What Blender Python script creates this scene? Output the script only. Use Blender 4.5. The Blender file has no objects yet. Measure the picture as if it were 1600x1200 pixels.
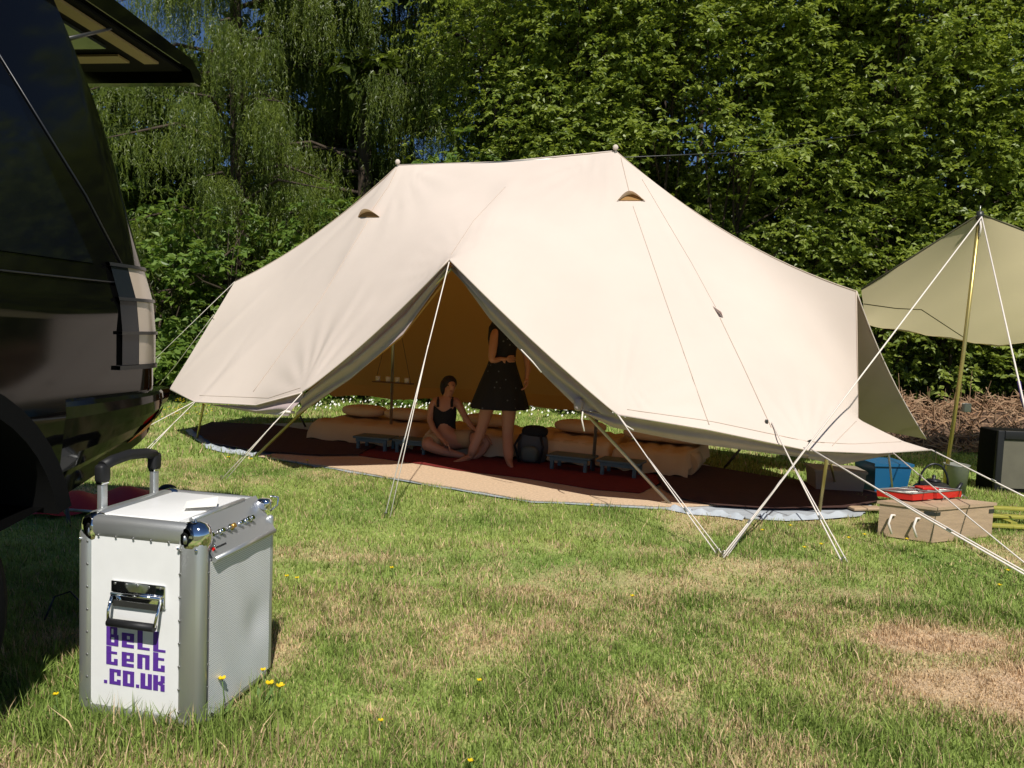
import bpy, bmesh, math, random
import numpy as np
from mathutils import Vector, Matrix
from mathutils.bvhtree import BVHTree
random.seed(7); rng = np.random.default_rng(11)
S = bpy.context.scene
COL = S.collection
PI = math.pi

# ------------------------------------------------------------------ camera
F_, PITCH, ROLL, H = 1210.0, 0.067, 0.040, 1.28
fw = Vector((0, math.cos(PITCH), -math.sin(PITCH))); r0 = Vector((1, 0, 0)); u0 = r0.cross(fw)
CR = math.cos(ROLL)*r0 + math.sin(ROLL)*u0
CU = -math.sin(ROLL)*r0 + math.cos(ROLL)*u0
cd = bpy.data.cameras.new('camera'); cam = bpy.data.objects.new('camera', cd); COL.objects.link(cam)
cam.matrix_world = Matrix(((CR.x, CU.x, -fw.x, 0), (CR.y, CU.y, -fw.y, 0), (CR.z, CU.z, -fw.z, H), (0, 0, 0, 1)))
cd.sensor_width = 36; cd.lens = F_/1600*36; cd.clip_end = 2000; cd.clip_start = .05
S.camera = cam
CAM = Vector((0, 0, H))
# ------------------------------------------------------------------ light
SAZ = Vector((.22, -.9755)); SEL = math.radians(52)      # direction towards the sun
SUN = Vector((SAZ.x*math.cos(SEL), SAZ.y*math.cos(SEL), math.sin(SEL)))
w = bpy.data.worlds.new('World'); S.world = w; w.use_nodes = True
nt = w.node_tree; sky = nt.nodes.new('ShaderNodeTexSky'); sky.sky_type = 'NISHITA'; sky.sun_disc = False
sky.sun_elevation = SEL; sky.sun_rotation = math.atan2(SUN.x, SUN.y); sky.air_density = 1.0; sky.dust_density = .0; sky.ozone_density = 6.0; sky.altitude = 3500
bg = nt.nodes['Background']; bg.inputs['Strength'].default_value = .06
nt.links.new(sky.outputs[0], bg.inputs[0])
sd = bpy.data.lights.new('sun', 'SUN'); sd.energy = 4.3; sd.angle = math.radians(.53); sd.color = (1, .955, .88)
so = bpy.data.objects.new('sun', sd); COL.objects.link(so); so.rotation_euler = SUN.to_track_quat('Z', 'Y').to_euler(); so.location = (5, -10, 20)
S.view_settings.view_transform = 'Standard'; S.view_settings.look = 'None'; S.view_settings.exposure = 0.25; S.view_settings.gamma = 1
S.view_settings.use_curve_mapping = False
S.render.engine = 'CYCLES'; S.cycles.max_bounces = 10; S.cycles.diffuse_bounces = 5

# ------------------------------------------------------------------ helpers
def ray(px, py): return fw + (px-800)/F_*CR + (600-py)/F_*CU
def P(px, py, d):
    r = ray(px, py); return CAM + r*(d/r.y)
def G(px, py, z=0.0):
    r = ray(px, py); return CAM + r*((z-H)/r.z)
def tag(o, label=None, cat=None, group=None, kind=None):
    if label: o['label'] = label
    if cat: o['category'] = cat
    if group: o['group'] = group
    if kind: o['kind'] = kind
    return o
MW = {}
def empty(name, loc, rz=0.0, label=None, cat=None, group=None):
    o = bpy.data.objects.new(name, None); COL.objects.link(o); o.empty_display_size = .1
    o.matrix_world = Matrix.Translation(Vector(loc)) @ Matrix.Rotation(rz, 4, 'Z')
    o.location = loc; o.rotation_euler = (0, 0, rz)
    MW[o.name] = o.matrix_basis.copy(); tag(o, label, cat, group); return o
def link(name, me, mat, parent=None):
    o = bpy.data.objects.new(name, me); COL.objects.link(o)
    if mat is not None:
        for m in (mat if isinstance(mat, (list, tuple)) else [mat]): me.materials.append(m)
    if parent is not None:
        o.parent = parent
    MW[o.name] = MW[parent.name].copy() if parent is not None else Matrix.Identity(4)
    return o
class MB:
    def __init__(s, xf=None): s.v = []; s.f = []; s.mi = []; s.xf = xf; s.m = 0; s.sm = []; s.smooth = False
    def add(s, vs, fs, smooth=None):
        b = len(s.v); s.v += [(s.xf @ Vector(v)) if s.xf is not None else Vector(v) for v in vs]
        for f in fs: s.f.append([b+i for i in f]); s.mi.append(s.m); s.sm.append(s.smooth if smooth is None else smooth)
        return s
    def box(s, c, sz, rot=None, bev=0.0):
        c = Vector(c); x, y, z = [q/2 for q in sz]; R = rot or Matrix.Identity(3)
        if bev <= 0:
            vs = [c + R @ Vector(p) for p in [(-x,-y,-z),(x,-y,-z),(x,y,-z),(-x,y,-z),(-x,-y,z),(x,-y,z),(x,y,z),(-x,y,z)]]
            return s.add(vs, [(3,2,1,0),(4,5,6,7),(0,1,5,4),(1,2,6,5),(2,3,7,6),(3,0,4,7)], False)
        bm = bmesh.new(); bmesh.ops.create_cube(bm, size=1)
        bmesh.ops.scale(bm, vec=(2*x, 2*y, 2*z), verts=bm.verts)
        bmesh.ops.bevel(bm, geom=bm.edges[:]+bm.verts[:], offset=min(bev, x*.95, y*.95, z*.95), segments=3, affect='EDGES', profile=.5)
        bm.verts.index_update()
        s.add([c + R @ v.co for v in bm.verts], [[v.index for v in f.verts] for f in bm.faces], True); bm.free(); return s
    def tube(s, pts, r, n=8, cap=True, smooth=True):
        pts = [Vector(p) for p in pts]; rs = r if isinstance(r, (list, tuple)) else [r]*len(pts)
        vs = []; ref = None
        for i, p in enumerate(pts):
            t = (pts[min(i+1, len(pts)-1)] - pts[max(i-1, 0)])
            if t.length < 1e-9: t = Vector((0, 0, 1))
            t.normalize()
            if ref is None: ref = Vector((0, 0, 1)) if abs(t.z) < .9 else Vector((1, 0, 0))
            a = (ref - t*ref.dot(t)).normalized(); ref = a; b = t.cross(a)
            for k in range(n):
                an = 2*PI*k/n; vs.append(p + (a*math.cos(an)+b*math.sin(an))*rs[i])
        fs = [(i*n+k, i*n+(k+1) % n, (i+1)*n+(k+1) % n, (i+1)*n+k) for i in range(len(pts)-1) for k in range(n)]
        s.add(vs, fs, smooth)
        if cap:
            m = len(pts)-1; b = len(s.v)-len(vs)
            s.f.append([b+k for k in range(n)][::-1]); s.f.append([b+m*n+k for k in range(n)]); s.mi += [s.m]*2; s.sm += [False]*2
        return s
    def lathe(s, c, prof, n=20, sx=1, sy=1, rot=None):   # prof: (r,z)
        c = Vector(c); R = rot or Matrix.Identity(3); vs = []
        for r, z in prof:
            for k in range(n):
                a = 2*PI*k/n; vs.append(c + R @ Vector((r*sx*math.cos(a), r*sy*math.sin(a), z)))
        m = len(prof); fs = [(i*n+k, i*n+(k+1) % n, (i+1)*n+(k+1) % n, (i+1)*n+k) for i in range(m-1) for k in range(n)]
        fs.append([k for k in range(n)][::-1]); fs.append([(m-1)*n+k for k in range(n)])
        return s.add(vs, fs, True)
    def ell(s, c, rad, rot=None, nu=16, nv=10, e=1.0):
        c = Vector(c); R = rot or Matrix.Identity(3); vs = []
        sp = lambda t: math.copysign(abs(t)**e, t)
        for j in range(1, nv):
            th = PI*j/nv
            for k in range(nu):
                a = 2*PI*k/nu
                vs.append(c + R @ Vector((rad[0]*sp(math.sin(th))*sp(math.cos(a)), rad[1]*sp(math.sin(th))*sp(math.sin(a)), rad[2]*sp(math.cos(th)))))
        t = len(vs); vs += [c + R @ Vector((0, 0, rad[2])), c - R @ Vector((0, 0, rad[2]))]
        fs = [(j*nu+k, (j+1)*nu+k, (j+1)*nu+(k+1) % nu, j*nu+(k+1) % nu) for j in range(nv-2) for k in range(nu)]
        fs += [(t, k, (k+1) % nu) for k in range(nu)] + [(t+1, (nv-2)*nu+(k+1) % nu, (nv-2)*nu+k) for k in range(nu)]
        return s.add(vs, fs, True)
    def prism(s, poly, z0, z1, fn=None):   # poly in 2D, fn maps (a,b,h)->3D
        fn = fn or (lambda a, b, h: (a, b, h)); n = len(poly)
        vs = [fn(a, b, z0) for a, b in poly] + [fn(a, b, z1) for a, b in poly]
        return s.add(vs, [list(range(n))[::-1], list(range(n, 2*n))] + [(i, (i+1) % n, n+(i+1) % n, n+i) for i in range(n)], False)
    def strip(s, A, B, smooth=True):
        n = len(A); return s.add(list(A)+list(B), [(i, i+1, n+i+1, n+i) for i in range(n-1)], smooth)
    def build(s, name, mat, parent=None, local=False):
        me = bpy.data.meshes.new(name); vs = s.v
        if parent is not None and not local:
            inv = MW[parent.name].inverted(); vs = [inv @ Vector(v) for v in vs]
        me.from_pydata([tuple(v) for v in vs], [], s.f); me.polygons.foreach_set('material_index', s.mi)
        me.polygons.foreach_set('use_smooth', s.sm); me.update()
        return link(name, me, mat, parent)
def npmesh(name, V, polys, mat, parent=None, smooth=False, color=None, tri=True, inv=None):
    """V (n,3) float, polys (m,k) int"""
    V = np.asarray(V, dtype=np.float32); polys = np.asarray(polys, dtype=np.int32); m, k = polys.shape
    if parent is not None:
        iv = np.array(MW[parent.name].inverted()); V = V @ iv[:3, :3].T.astype(np.float32) + iv[:3, 3].astype(np.float32)
    me = bpy.data.meshes.new(name); me.vertices.add(len(V)); me.vertices.foreach_set('co', V.ravel())
    me.loops.add(m*k); me.loops.foreach_set('vertex_index', polys.ravel()); me.polygons.add(m)
    me.polygons.foreach_set('loop_start', np.arange(0, m*k, k, dtype=np.int32))
    me.polygons.foreach_set('use_smooth', np.full(m, smooth)); me.update(calc_edges=True)
    if color is not None:
        a = me.color_attributes.new('tint', 'FLOAT_COLOR', 'POINT')
        a.data.foreach_set('color', np.concatenate([color, np.ones((len(V), 1))], 1).astype(np.float32).ravel())
    return link(name, me, mat, parent)

# ------------------------------------------------------------------ materials
def mat(name, col, rough=.6, metal=0.0, var=0.0, scale=8.0, bump=0.0, bscale=60.0, col2=None, spec=.5, trans=None, tfac=0.0, attr=False, coat=0.0, detail=4, stretch=None, backcol=None):
    m = bpy.data.materials.new(name); m.use_nodes = True; n = m.node_tree; L = n.links
    b = n.nodes['Principled BSDF']; b.inputs['Roughness'].default_value = rough; b.inputs['Metallic'].default_value = metal
    b.inputs['Specular IOR Level'].default_value = spec
    if coat: b.inputs['Coat Weight'].default_value = coat; b.inputs['Coat Roughness'].default_value = .02
    c4 = (*col, 1); b.inputs['Base Color'].default_value = c4
    g = n.nodes.new('ShaderNodeNewGeometry'); src = g.outputs['Position']
    if stretch:
        mp = n.nodes.new('ShaderNodeMapping'); mp.inputs['Scale'].default_value = stretch; L.new(src, mp.inputs[0]); src = mp.outputs[0]
    out = None
    if attr:
        a = n.nodes.new('ShaderNodeAttribute'); a.attribute_name = 'tint'; out = a.outputs['Color']
    if var or col2:
        no = n.nodes.new('ShaderNodeTexNoise'); no.inputs['Scale'].default_value = scale; no.inputs['Detail'].default_value = detail; L.new(src, no.inputs['Vector'])
        if col2:
            rp = n.nodes.new('ShaderNodeMapRange'); rp.inputs[1].default_value = .38; rp.inputs[2].default_value = .62; L.new(no.outputs[0], rp.inputs[0])
            mx = n.nodes.new('ShaderNodeMix'); mx.data_type = 'RGBA'; L.new(rp.outputs[0], mx.inputs[0]); mx.inputs[6].default_value = c4; mx.inputs[7].default_value = (*col2, 1)
            out = mx.outputs[2]
        if var:
            hv = n.nodes.new('ShaderNodeHueSaturation'); mr = n.nodes.new('ShaderNodeMapRange'); mr.inputs[1].default_value = .25; mr.inputs[2].default_value = .75
            mr.inputs[3].default_value = 1-var; mr.inputs[4].default_value = 1+var; L.new(no.outputs[0], mr.inputs[0]); L.new(mr.outputs[0], hv.inputs['Value'])
            if out is not None: L.new(out, hv.inputs['Color'])
            else: hv.inputs['Color'].default_value = c4
            out = hv.outputs[0]
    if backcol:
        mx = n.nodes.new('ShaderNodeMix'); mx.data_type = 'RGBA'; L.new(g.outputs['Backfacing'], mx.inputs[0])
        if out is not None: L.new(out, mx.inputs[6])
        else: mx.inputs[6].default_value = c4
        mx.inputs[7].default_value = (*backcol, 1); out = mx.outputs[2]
    if out is not None: L.new(out, b.inputs['Base Color'])
    if bump:
        nb = n.nodes.new('ShaderNodeTexNoise'); nb.inputs['Scale'].default_value = bscale; nb.inputs['Detail'].default_value = 5; L.new(src, nb.inputs['Vector'])
        bp = n.nodes.new('ShaderNodeBump'); bp.inputs['Strength'].default_value = bump; bp.inputs['Distance'].default_value = .01; L.new(nb.outputs[0], bp.inputs['Height']); L.new(bp.outputs[0], b.inputs['Normal'])
    if tfac:
        t = n.nodes.new('ShaderNodeBsdfTranslucent'); ms = n.nodes.new('ShaderNodeMixShader'); ms.inputs[0].default_value = tfac
        if trans: t.inputs[0].default_value = (*trans, 1)
        elif out is not None: L.new(out, t.inputs[0])
        else: t.inputs[0].default_value = c4
        L.new(b.outputs[0], ms.inputs[1]); L.new(t.outputs[0], ms.inputs[2]); L.new(ms.outputs[0], n.nodes['Material Output'].inputs[0])
    return m
CANVAS = mat('canvas', (.690, .592, .512), .85, var=.05, scale=1.3, bump=.35, bscale=4, spec=.15, tfac=.085, trans=(.78, .36, .08), backcol=(.62, .33, .10))  # backcol paints the tent's amber inside glow into the inner face
ENDCL = mat('shaded_end_canvas', (.46, .39, .33), .9, var=.05, scale=3, bump=.3, bscale=6, tfac=.045, trans=(.5, .40, .32))  # same tent cloth, its shade at the right end put into the colour
SEAM = mat('seam', (.52, .42, .33), .9)
FLAP = mat('door_canvas', (.52, .41, .40), .9, var=.08, scale=9, bump=.3, bscale=14, tfac=.03, trans=(.6, .4, .3))  # tent cloth greyed for shade, reddened to cancel green bounce off the lawn
VENT = mat('vent_lining', (.30, .16, .05), .9)
ROPE = mat('rope', (.80, .72, .64), .8, bump=.2, bscale=300)
BRASS = mat('yellow_metal', (.50, .40, .14), .35, metal=.7)
STEEL = mat('dull_steel', (.42, .41, .36), .35, metal=.85, var=.1)
DARKST = mat('dark_steel', (.06, .06, .055), .4, metal=.5)
TARP = mat('tarp', (.55, .48, .32), .8, var=.05, scale=2, bump=.35, bscale=4, tfac=.55, trans=(.86, .74, .46))
JUTE = mat('jute', (.60, .44, .29), .95, var=.18, scale=45, bump=.6, bscale=120)
REDC = mat('red_carpet', (.17, .012, .008), .95, var=.15, scale=20, bump=.4, bscale=150)
BRNC = mat('brown_carpet', (.055, .022, .016), .95, var=.2, scale=14, bump=.4, bscale=150)
SHEET = mat('groundsheet', (.42, .46, .50), .5, var=.12, scale=12, bump=.5, bscale=25)
LINEN = mat('linen', (.62, .45, .25), .9, var=.05, scale=4, bump=.4, bscale=14)
LINEN2 = mat('linen_pale', (.70, .52, .31), .9, var=.05, scale=5, bump=.4, bscale=16)
BENCH = mat('painted_wood', (.09, .14, .15), .5, var=.15, scale=12)
SKIN = mat('skin', (.50, .24, .14), .55, var=.05, scale=9)
HAIR = mat('hair', (.012, .009, .008), .6, bump=.5, bscale=80)
BLACKC = mat('black_cloth', (.010, .010, .012), .9, bump=.3, bscale=30)
SHORTS = mat('tan_cloth', (.42, .28, .14), .9, var=.08)
WHITE = mat('white_lacquer', (.80, .80, .79), .35, var=.03, scale=14, detail=8)
ALU = mat('aluminium', (.60, .61, .60), .38, metal=.8, bump=.05, bscale=200, stretch=(1, 1, .05))
CHROME = mat('chrome', (.78, .79, .80), .06, metal=1)
RIVET = mat('rivet', (.30, .30, .29), .35, metal=.8)
BLKPL = mat('black_plastic', (.014, .014, .015), .5, spec=.3)
PURPLE = mat('purple_print', (.10, .03, .30), .5)
PAINT = mat('black_car_paint', (.003, .003, .003), .07, spec=.38)
MATTE = mat('matt_underbody', (.006, .006, .006), .9, spec=.1)
TRIM = mat('car_trim', (.016, .017, .02), .35)
GLASS = mat('dark_glass', (.004, .005, .007), .05, spec=.35)
LAMP = mat('clear_lens', (.52, .42, .33), .18, spec=.5)
RUBBER = mat('tyre_rubber', (.007, .007, .007), .9, spec=.15)
REDLENS = mat('red_lens', (.70, .01, .01), .2)
REDCL = mat('red_nylon', (.42, .008, .010), .6, var=.1, bump=.5, bscale=12)
REDPT = mat('red_enamel', (.52, .015, .010), .3)
WOOD = mat('pale_wood', (.42, .30, .19), .7, var=.16, scale=7, stretch=(1, 1, 7), bump=.25, bscale=40)
YELP = mat('yellow_green_paint', (.34, .32, .05), .6, var=.12, scale=20)
GREYP = mat('grey_zinc', (.30, .31, .28), .45, metal=.5, var=.1, scale=12)
BLUEP = mat('blue_plastic', (.012, .11, .24), .4)
CRATE = mat('beige_plastic', (.32, .27, .21), .5)
IRON = mat('cast_iron', (.018, .018, .022), .38, metal=.3)
CABCL = mat('grey_cloth', (.12, .11, .08), .9, var=.1)
STONE = mat('candle_glass', (.6, .55, .45), .3)
BARK = mat('bark', (.055, .038, .024), .9, var=.3, scale=9, bump=.6, bscale=20)
BARKL = mat('pale_bark', (.10, .075, .05), .9, var=.3, scale=9, bump=.6, bscale=20)
STALK = mat('dry_stalks', (.24, .13, .07), .9, col2=(.38, .25, .15), scale=6)
PETAL = mat('yellow_petal', (.80, .58, .01), .4, tfac=.2)
PWHITE = mat('white_petal', (.75, .75, .70), .6)
GREENST = mat('green_stem', (.09, .16, .03), .6)
def leafmat(name, a, b, t):
    return mat(name, a, .42, col2=b, scale=3.0, var=.25, spec=.35, tfac=.32, trans=t)
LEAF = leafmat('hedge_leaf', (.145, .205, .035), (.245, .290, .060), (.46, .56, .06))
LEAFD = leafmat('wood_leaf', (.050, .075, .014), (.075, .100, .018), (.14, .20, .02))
LARCH = leafmat('larch_needle', (.075, .112, .016), (.125, .160, .020), (.24, .30, .03))
LEAFB = leafmat('bush_leaf', (.095, .170, .030), (.155, .225, .045), (.30, .42, .05))
GRASS = mat('grass_blade', (.1, .1, .1), .6, attr=True, var=.0, spec=.25, tfac=.25)
LAWN = mat('lawn', (.1, .1, .1), .95, attr=True, var=.35, scale=55, bump=.8, bscale=90, detail=8)

# ------------------------------------------------------------------ noise and ground tint
def vnoise(x, y, s, seed):
    r = np.random.default_rng(seed).random((257, 257)); X = x*s+57.3; Y = y*s+91.7
    xi = np.floor(X).astype(int); yi = np.floor(Y).astype(int); fx = X-xi; fy = Y-yi
    fx = fx*fx*(3-2*fx); fy = fy*fy*(3-2*fy); q = lambda a, b: r[a % 257, b % 257]
    return (q(xi, yi)*(1-fx)+q(xi+1, yi)*fx)*(1-fy)+(q(xi, yi+1)*(1-fx)+q(xi+1, yi+1)*fx)*fy
PATCH = [(*G(1470, 1000)[:2], .42, .16), (*G(1560, 1075)[:2], .42, .24), (*G(1330, 930)[:2], .4, .16), (*G(830, 930)[:2], .35, .18), (*G(1180, 880)[:2], .5, .16),
         (*G(440, 1010)[:2], .14, .3), (*G(560, 870)[:2], .4, .12)]
def dry(x, y):
    f = .42*vnoise(x, y, 1.1, 1)+.33*vnoise(x, y, 3.1, 2)+.25*vnoise(x, y, 8.5, 3)
    f = np.clip((f-.47)*4.0, 0, 1  )*.62
    for k, (cx, cy, rx, ry) in enumerate(PATCH):
        d = np.hypot((x-cx)/rx, (y-cy)/ry)+.5*(vnoise(x, y, 6, 20+k)-.5)
        f = np.maximum(f, np.clip((1.75 if k < 2 else 1.3)-d, 0, 1)*(1.1 if k < 2 else .7))
    far = np.clip((y-6.0)/4, 0, 1); return f*(1-.5*far)
def tintcol(x, y, jit=None):
    d = dry(x, y)[:, None]; g = vnoise(x, y, 2.2, 9)[:, None]
    gr = (1-g)*np.array([.195, .290, .055])+g*np.array([.350, .425, .105])
    st = (1-g)*np.array([.60, .45, .25])+g*np.array([.66, .48, .29])
    if jit is None: return gr*(1-d)*.9+st*d*.8
    m = (jit[:, None] < (d*.85+.12)); k = (.50+.85*rng.random((len(x), 1)))
    return np.where(m, st, gr)*k

# ------------------------------------------------------------------ tent frame
yaw = .38; U = Vector((math.cos(yaw), -math.sin(yaw), 0)); V = Vector((math.sin(yaw), math.cos(yaw), 0)); C = Vector((-.202, 7.781, 0)); Z = Vector((0, 0, 1))
def TP(u, v, z=0): return C+U*u+V*v+Z*z
RL = P(622, 258, 8.21); RR = P(962, 236, 7.355); RM = (RL+RR)/2 - Z*.035
D = P(702, 405, 5.85); EL = P(367, 440, 9.0); ER = P(1338, 455, 6.56)
T1 = P(265, 608, 8.5); T2 = P(305, 628, 7.6); T3 = P(473, 613, 6.25); F1 = P(965, 648, 5.5); F2 = P(1265, 704, 5.4); F3 = P(1370, 708, 5.6); F4 = P(1455, 703, 6.0)
K = P(1341, 655, 6.5); J = P(1410, 689, 6.25)
GG = P(1447, 686, 7.3)
BLe = TP(-3.7, .9, .5); Bl = TP(-2.9, 1.5, .5); Bm1 = TP(-1.2, 2.15, .5); Bm2 = TP(1.2, 2.15, .5); Br = TP(3.0, 1.6, .5)

# floor polygons (pixel outline of the front, tent frame at the back)
sheet_poly = [G(*q) for q in [(288, 673), (322, 700), (400, 713), (600, 748), (830, 786), (1040, 797), (1110, 806), (1180, 813), (1250, 812), (1335, 808), (1375, 795)]] + [TP(3.35, -.1), TP(2.6, .25), TP(1.5, 1.5), TP(-1.3, 1.75), TP(-2.9, 1.3), TP(-3.5, .5)]
def inpoly(x, y, poly, grow=0):
    c = sum((Vector((p[0], p[1])) for p in poly), Vector((0, 0)))/len(poly)
    pts = [(c.x+(p[0]-c.x)*(1+grow), c.y+(p[1]-c.y)*(1+grow)) for p in poly]; ins = np.zeros(len(x), bool); n = len(pts)
    for i in range(n):
        x1, y1 = pts[i]; x2, y2 = pts[(i+1) % n]
        with np.errstate(divide='ignore', invalid='ignore'):
            c_ = ((y1 > y) != (y2 > y)) & (x < (x2-x1)*(y-y1)/(y2-y1+1e-12)+x1)
        ins ^= c_
    return ins

# ------------------------------------------------------------------ ground
def gz(x, y): return .012*(vnoise(x, y, 1.3, 31)-.5)
nx, ny = 260, 200
gx = np.linspace(-14, 14, nx); gy = np.linspace(.2, 17, ny); XX, YY = np.meshgrid(gx, gy); X_ = XX.ravel(); Y_ = YY.ravel()
Vg = np.stack([X_, Y_, gz(X_, Y_)-.006], 1); ii = np.arange(nx*ny).reshape(ny, nx)
q = np.stack([ii[:-1, :-1].ravel(), ii[:-1, 1:].ravel(), ii[1:, 1:].ravel(), ii[1:, :-1].ravel()], 1)
o = npmesh('lawn', Vg, q, LAWN, smooth=True, color=tintcol(X_, Y_)); tag(o, kind='structure')
mb = MB(); mb.add([(-400, -400, -.02), (400, -400, -.02), (400, 400, -.02), (-400, 400, -.02)], [(0, 1, 2, 3)])
o = mb.build('ground', mat('field', (.09, .12, .035), .95, var=.4, scale=1.5, col2=(.16, .15, .06))); tag(o, kind='structure')

CASE_O = Vector((-.925, 2.32, 0)); CASE_R = math.radians(-11.5)
def blades(n, y0, y1, h0, h1, wd, tri3):
    y = np.sqrt(rng.random(n)*(y1**2-y0**2)+y0**2); x = (rng.random(n)*2-1)*(.70*y+.3)
    ok = ~inpoly(x, y, sheet_poly, .0)
    cx = (x-CASE_O.x)*math.cos(-CASE_R)-(y-CASE_O.y)*math.sin(-CASE_R); cy = (x-CASE_O.x)*math.sin(-CASE_R)+(y-CASE_O.y)*math.cos(-CASE_R)
    ok &= ~((cx > -.44) & (cx < .01) & (cy > -.005) & (cy < .46))
    tuft = vnoise(x, y, 14, 5)*.6+vnoise(x, y, 4, 6)*.4
    x, y, tuft = x[ok], y[ok], tuft[ok]; n = len(x)
    dr = dry(x, y); h = (h0+(h1-h0)*rng.random(n)**1.4)*(.30+1.6*tuft**1.6)*(1-.45*dr)
    ed = np.minimum(1, .45+2.0*np.hypot(x+.9, y-2.35)) ; h = h*(1+.55*(1-np.clip(np.hypot(x+1.0, y-2.2)/.55, 0, 1)))
    a = rng.random(n)*2*PI; lean = (.10+.85*rng.random(n)**1.3); la = a+PI/2+rng.normal(0, .5, n)+0
    wdt = wd*(.6+.8*rng.random(n)); dx, dy = np.cos(a)*wdt/2, np.sin(a)*wdt/2; z = gz(x, y)-.008
    lx, ly = np.cos(la)*h*lean, np.sin(la)*h*lean; hz = h*(1-.25*lean)
    col = tintcol(x, y, rng.random(n))
    b1 = np.stack([x-dx, y-dy, z], 1); b2 = np.stack([x+dx, y+dy, z], 1); tip = np.stack([x+lx, y+ly, z+hz], 1)
    if tri3:
        m1 = np.stack([x-dx*.8+lx*.35, y-dy*.8+ly*.35, z+hz*.6], 1); m2 = np.stack([x+dx*.8+lx*.35, y+dy*.8+ly*.35, z+hz*.6], 1)
        Vv = np.stack([b1, b2, m1, m2, tip], 1).reshape(-1, 3); base = np.arange(n)[:, None]*5
        T = np.concatenate([base+[0, 1, 3], base+[0, 3, 2], base+[2, 3, 4]], 0); cc = np.repeat(col, 5, 0)
    else:
        Vv = np.stack([b1, b2, tip], 1).reshape(-1, 3); T = np.arange(n)[:, None]*3+[0, 1, 2]; cc = np.repeat(col, 3, 0)
    return Vv, T, cc
parts = [blades(200000, 1.4, 3.8, .018, .068, .0036, True), blades(190000, 3.8, 7.0, .02, .058, .0060, False), blades(150000, 7.0, 15.5, .03, .08, .013, False)]
def longblades(cx, cy, rx, ry, n, h0, h1):
    x = cx+rng.normal(0, rx, n); y = cy+rng.normal(0, ry, n)
    u_ = (x-CASE_O.x)*math.cos(-CASE_R)-(y-CASE_O.y)*math.sin(-CASE_R); v_ = (x-CASE_O.x)*math.sin(-CASE_R)+(y-CASE_O.y)*math.cos(-CASE_R)
    ok = ~((u_ > -.445) & (u_ < .012) & (v_ > -.01) & (v_ < .46)); x, y = x[ok], y[ok]; n = len(x)
    h = h0+(h1-h0)*rng.random(n)**2.2; a = rng.random(n)*2*PI; la = rng.random(n)*2*PI; ln_ = rng.random(n)*.7; wdt = .0045*(.6+.6*rng.random(n)); dx, dy = np.cos(a)*wdt/2, np.sin(a)*wdt/2; z = np.full(n, -.008)
    lx, ly = np.cos(la)*h*ln_, np.sin(la)*h*ln_; hz = h*(1-.25*ln_); col = tintcol(x, y, rng.random(n)+.2)
    Vv = np.stack([np.stack(q_, 1) for q_ in ((x-dx, y-dy, z), (x+dx, y+dy, z), (x-dx*.8+lx*.35, y-dy*.8+ly*.35, z+hz*.6), (x+dx*.8+lx*.35, y+dy*.8+ly*.35, z+hz*.6), (x+lx, y+ly, z+hz))], 1).reshape(-1, 3)
    b_ = np.arange(n)[:, None]*5; return Vv, np.concatenate([b_+[0, 1, 3], b_+[0, 3, 2], b_+[2, 3, 4]], 0), np.repeat(col, 5, 0)
parts += [longblades(-1.12, 2.27, .22, .05, 1500, .04, .15), longblades(-.80, 2.42, .07, .12, 800, .04, .13), longblades(-1.2, 2.0, .8, .25, 5000, .03, .11), longblades(.5, 1.95, 1.0, .2, 5000, .03, .10)]
off = 0; VV = []; TT = []; CC = []
for v_, t_, c_ in parts: VV.append(v_); TT.append(t_+off); CC.append(c_); off += len(v_)
o = npmesh('grass', np.concatenate(VV), np.concatenate(TT), GRASS, color=np.concatenate(CC))
tag(o, 'short lawn grass with green tufts and dry straw patches', 'grass', kind='stuff')

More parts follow.
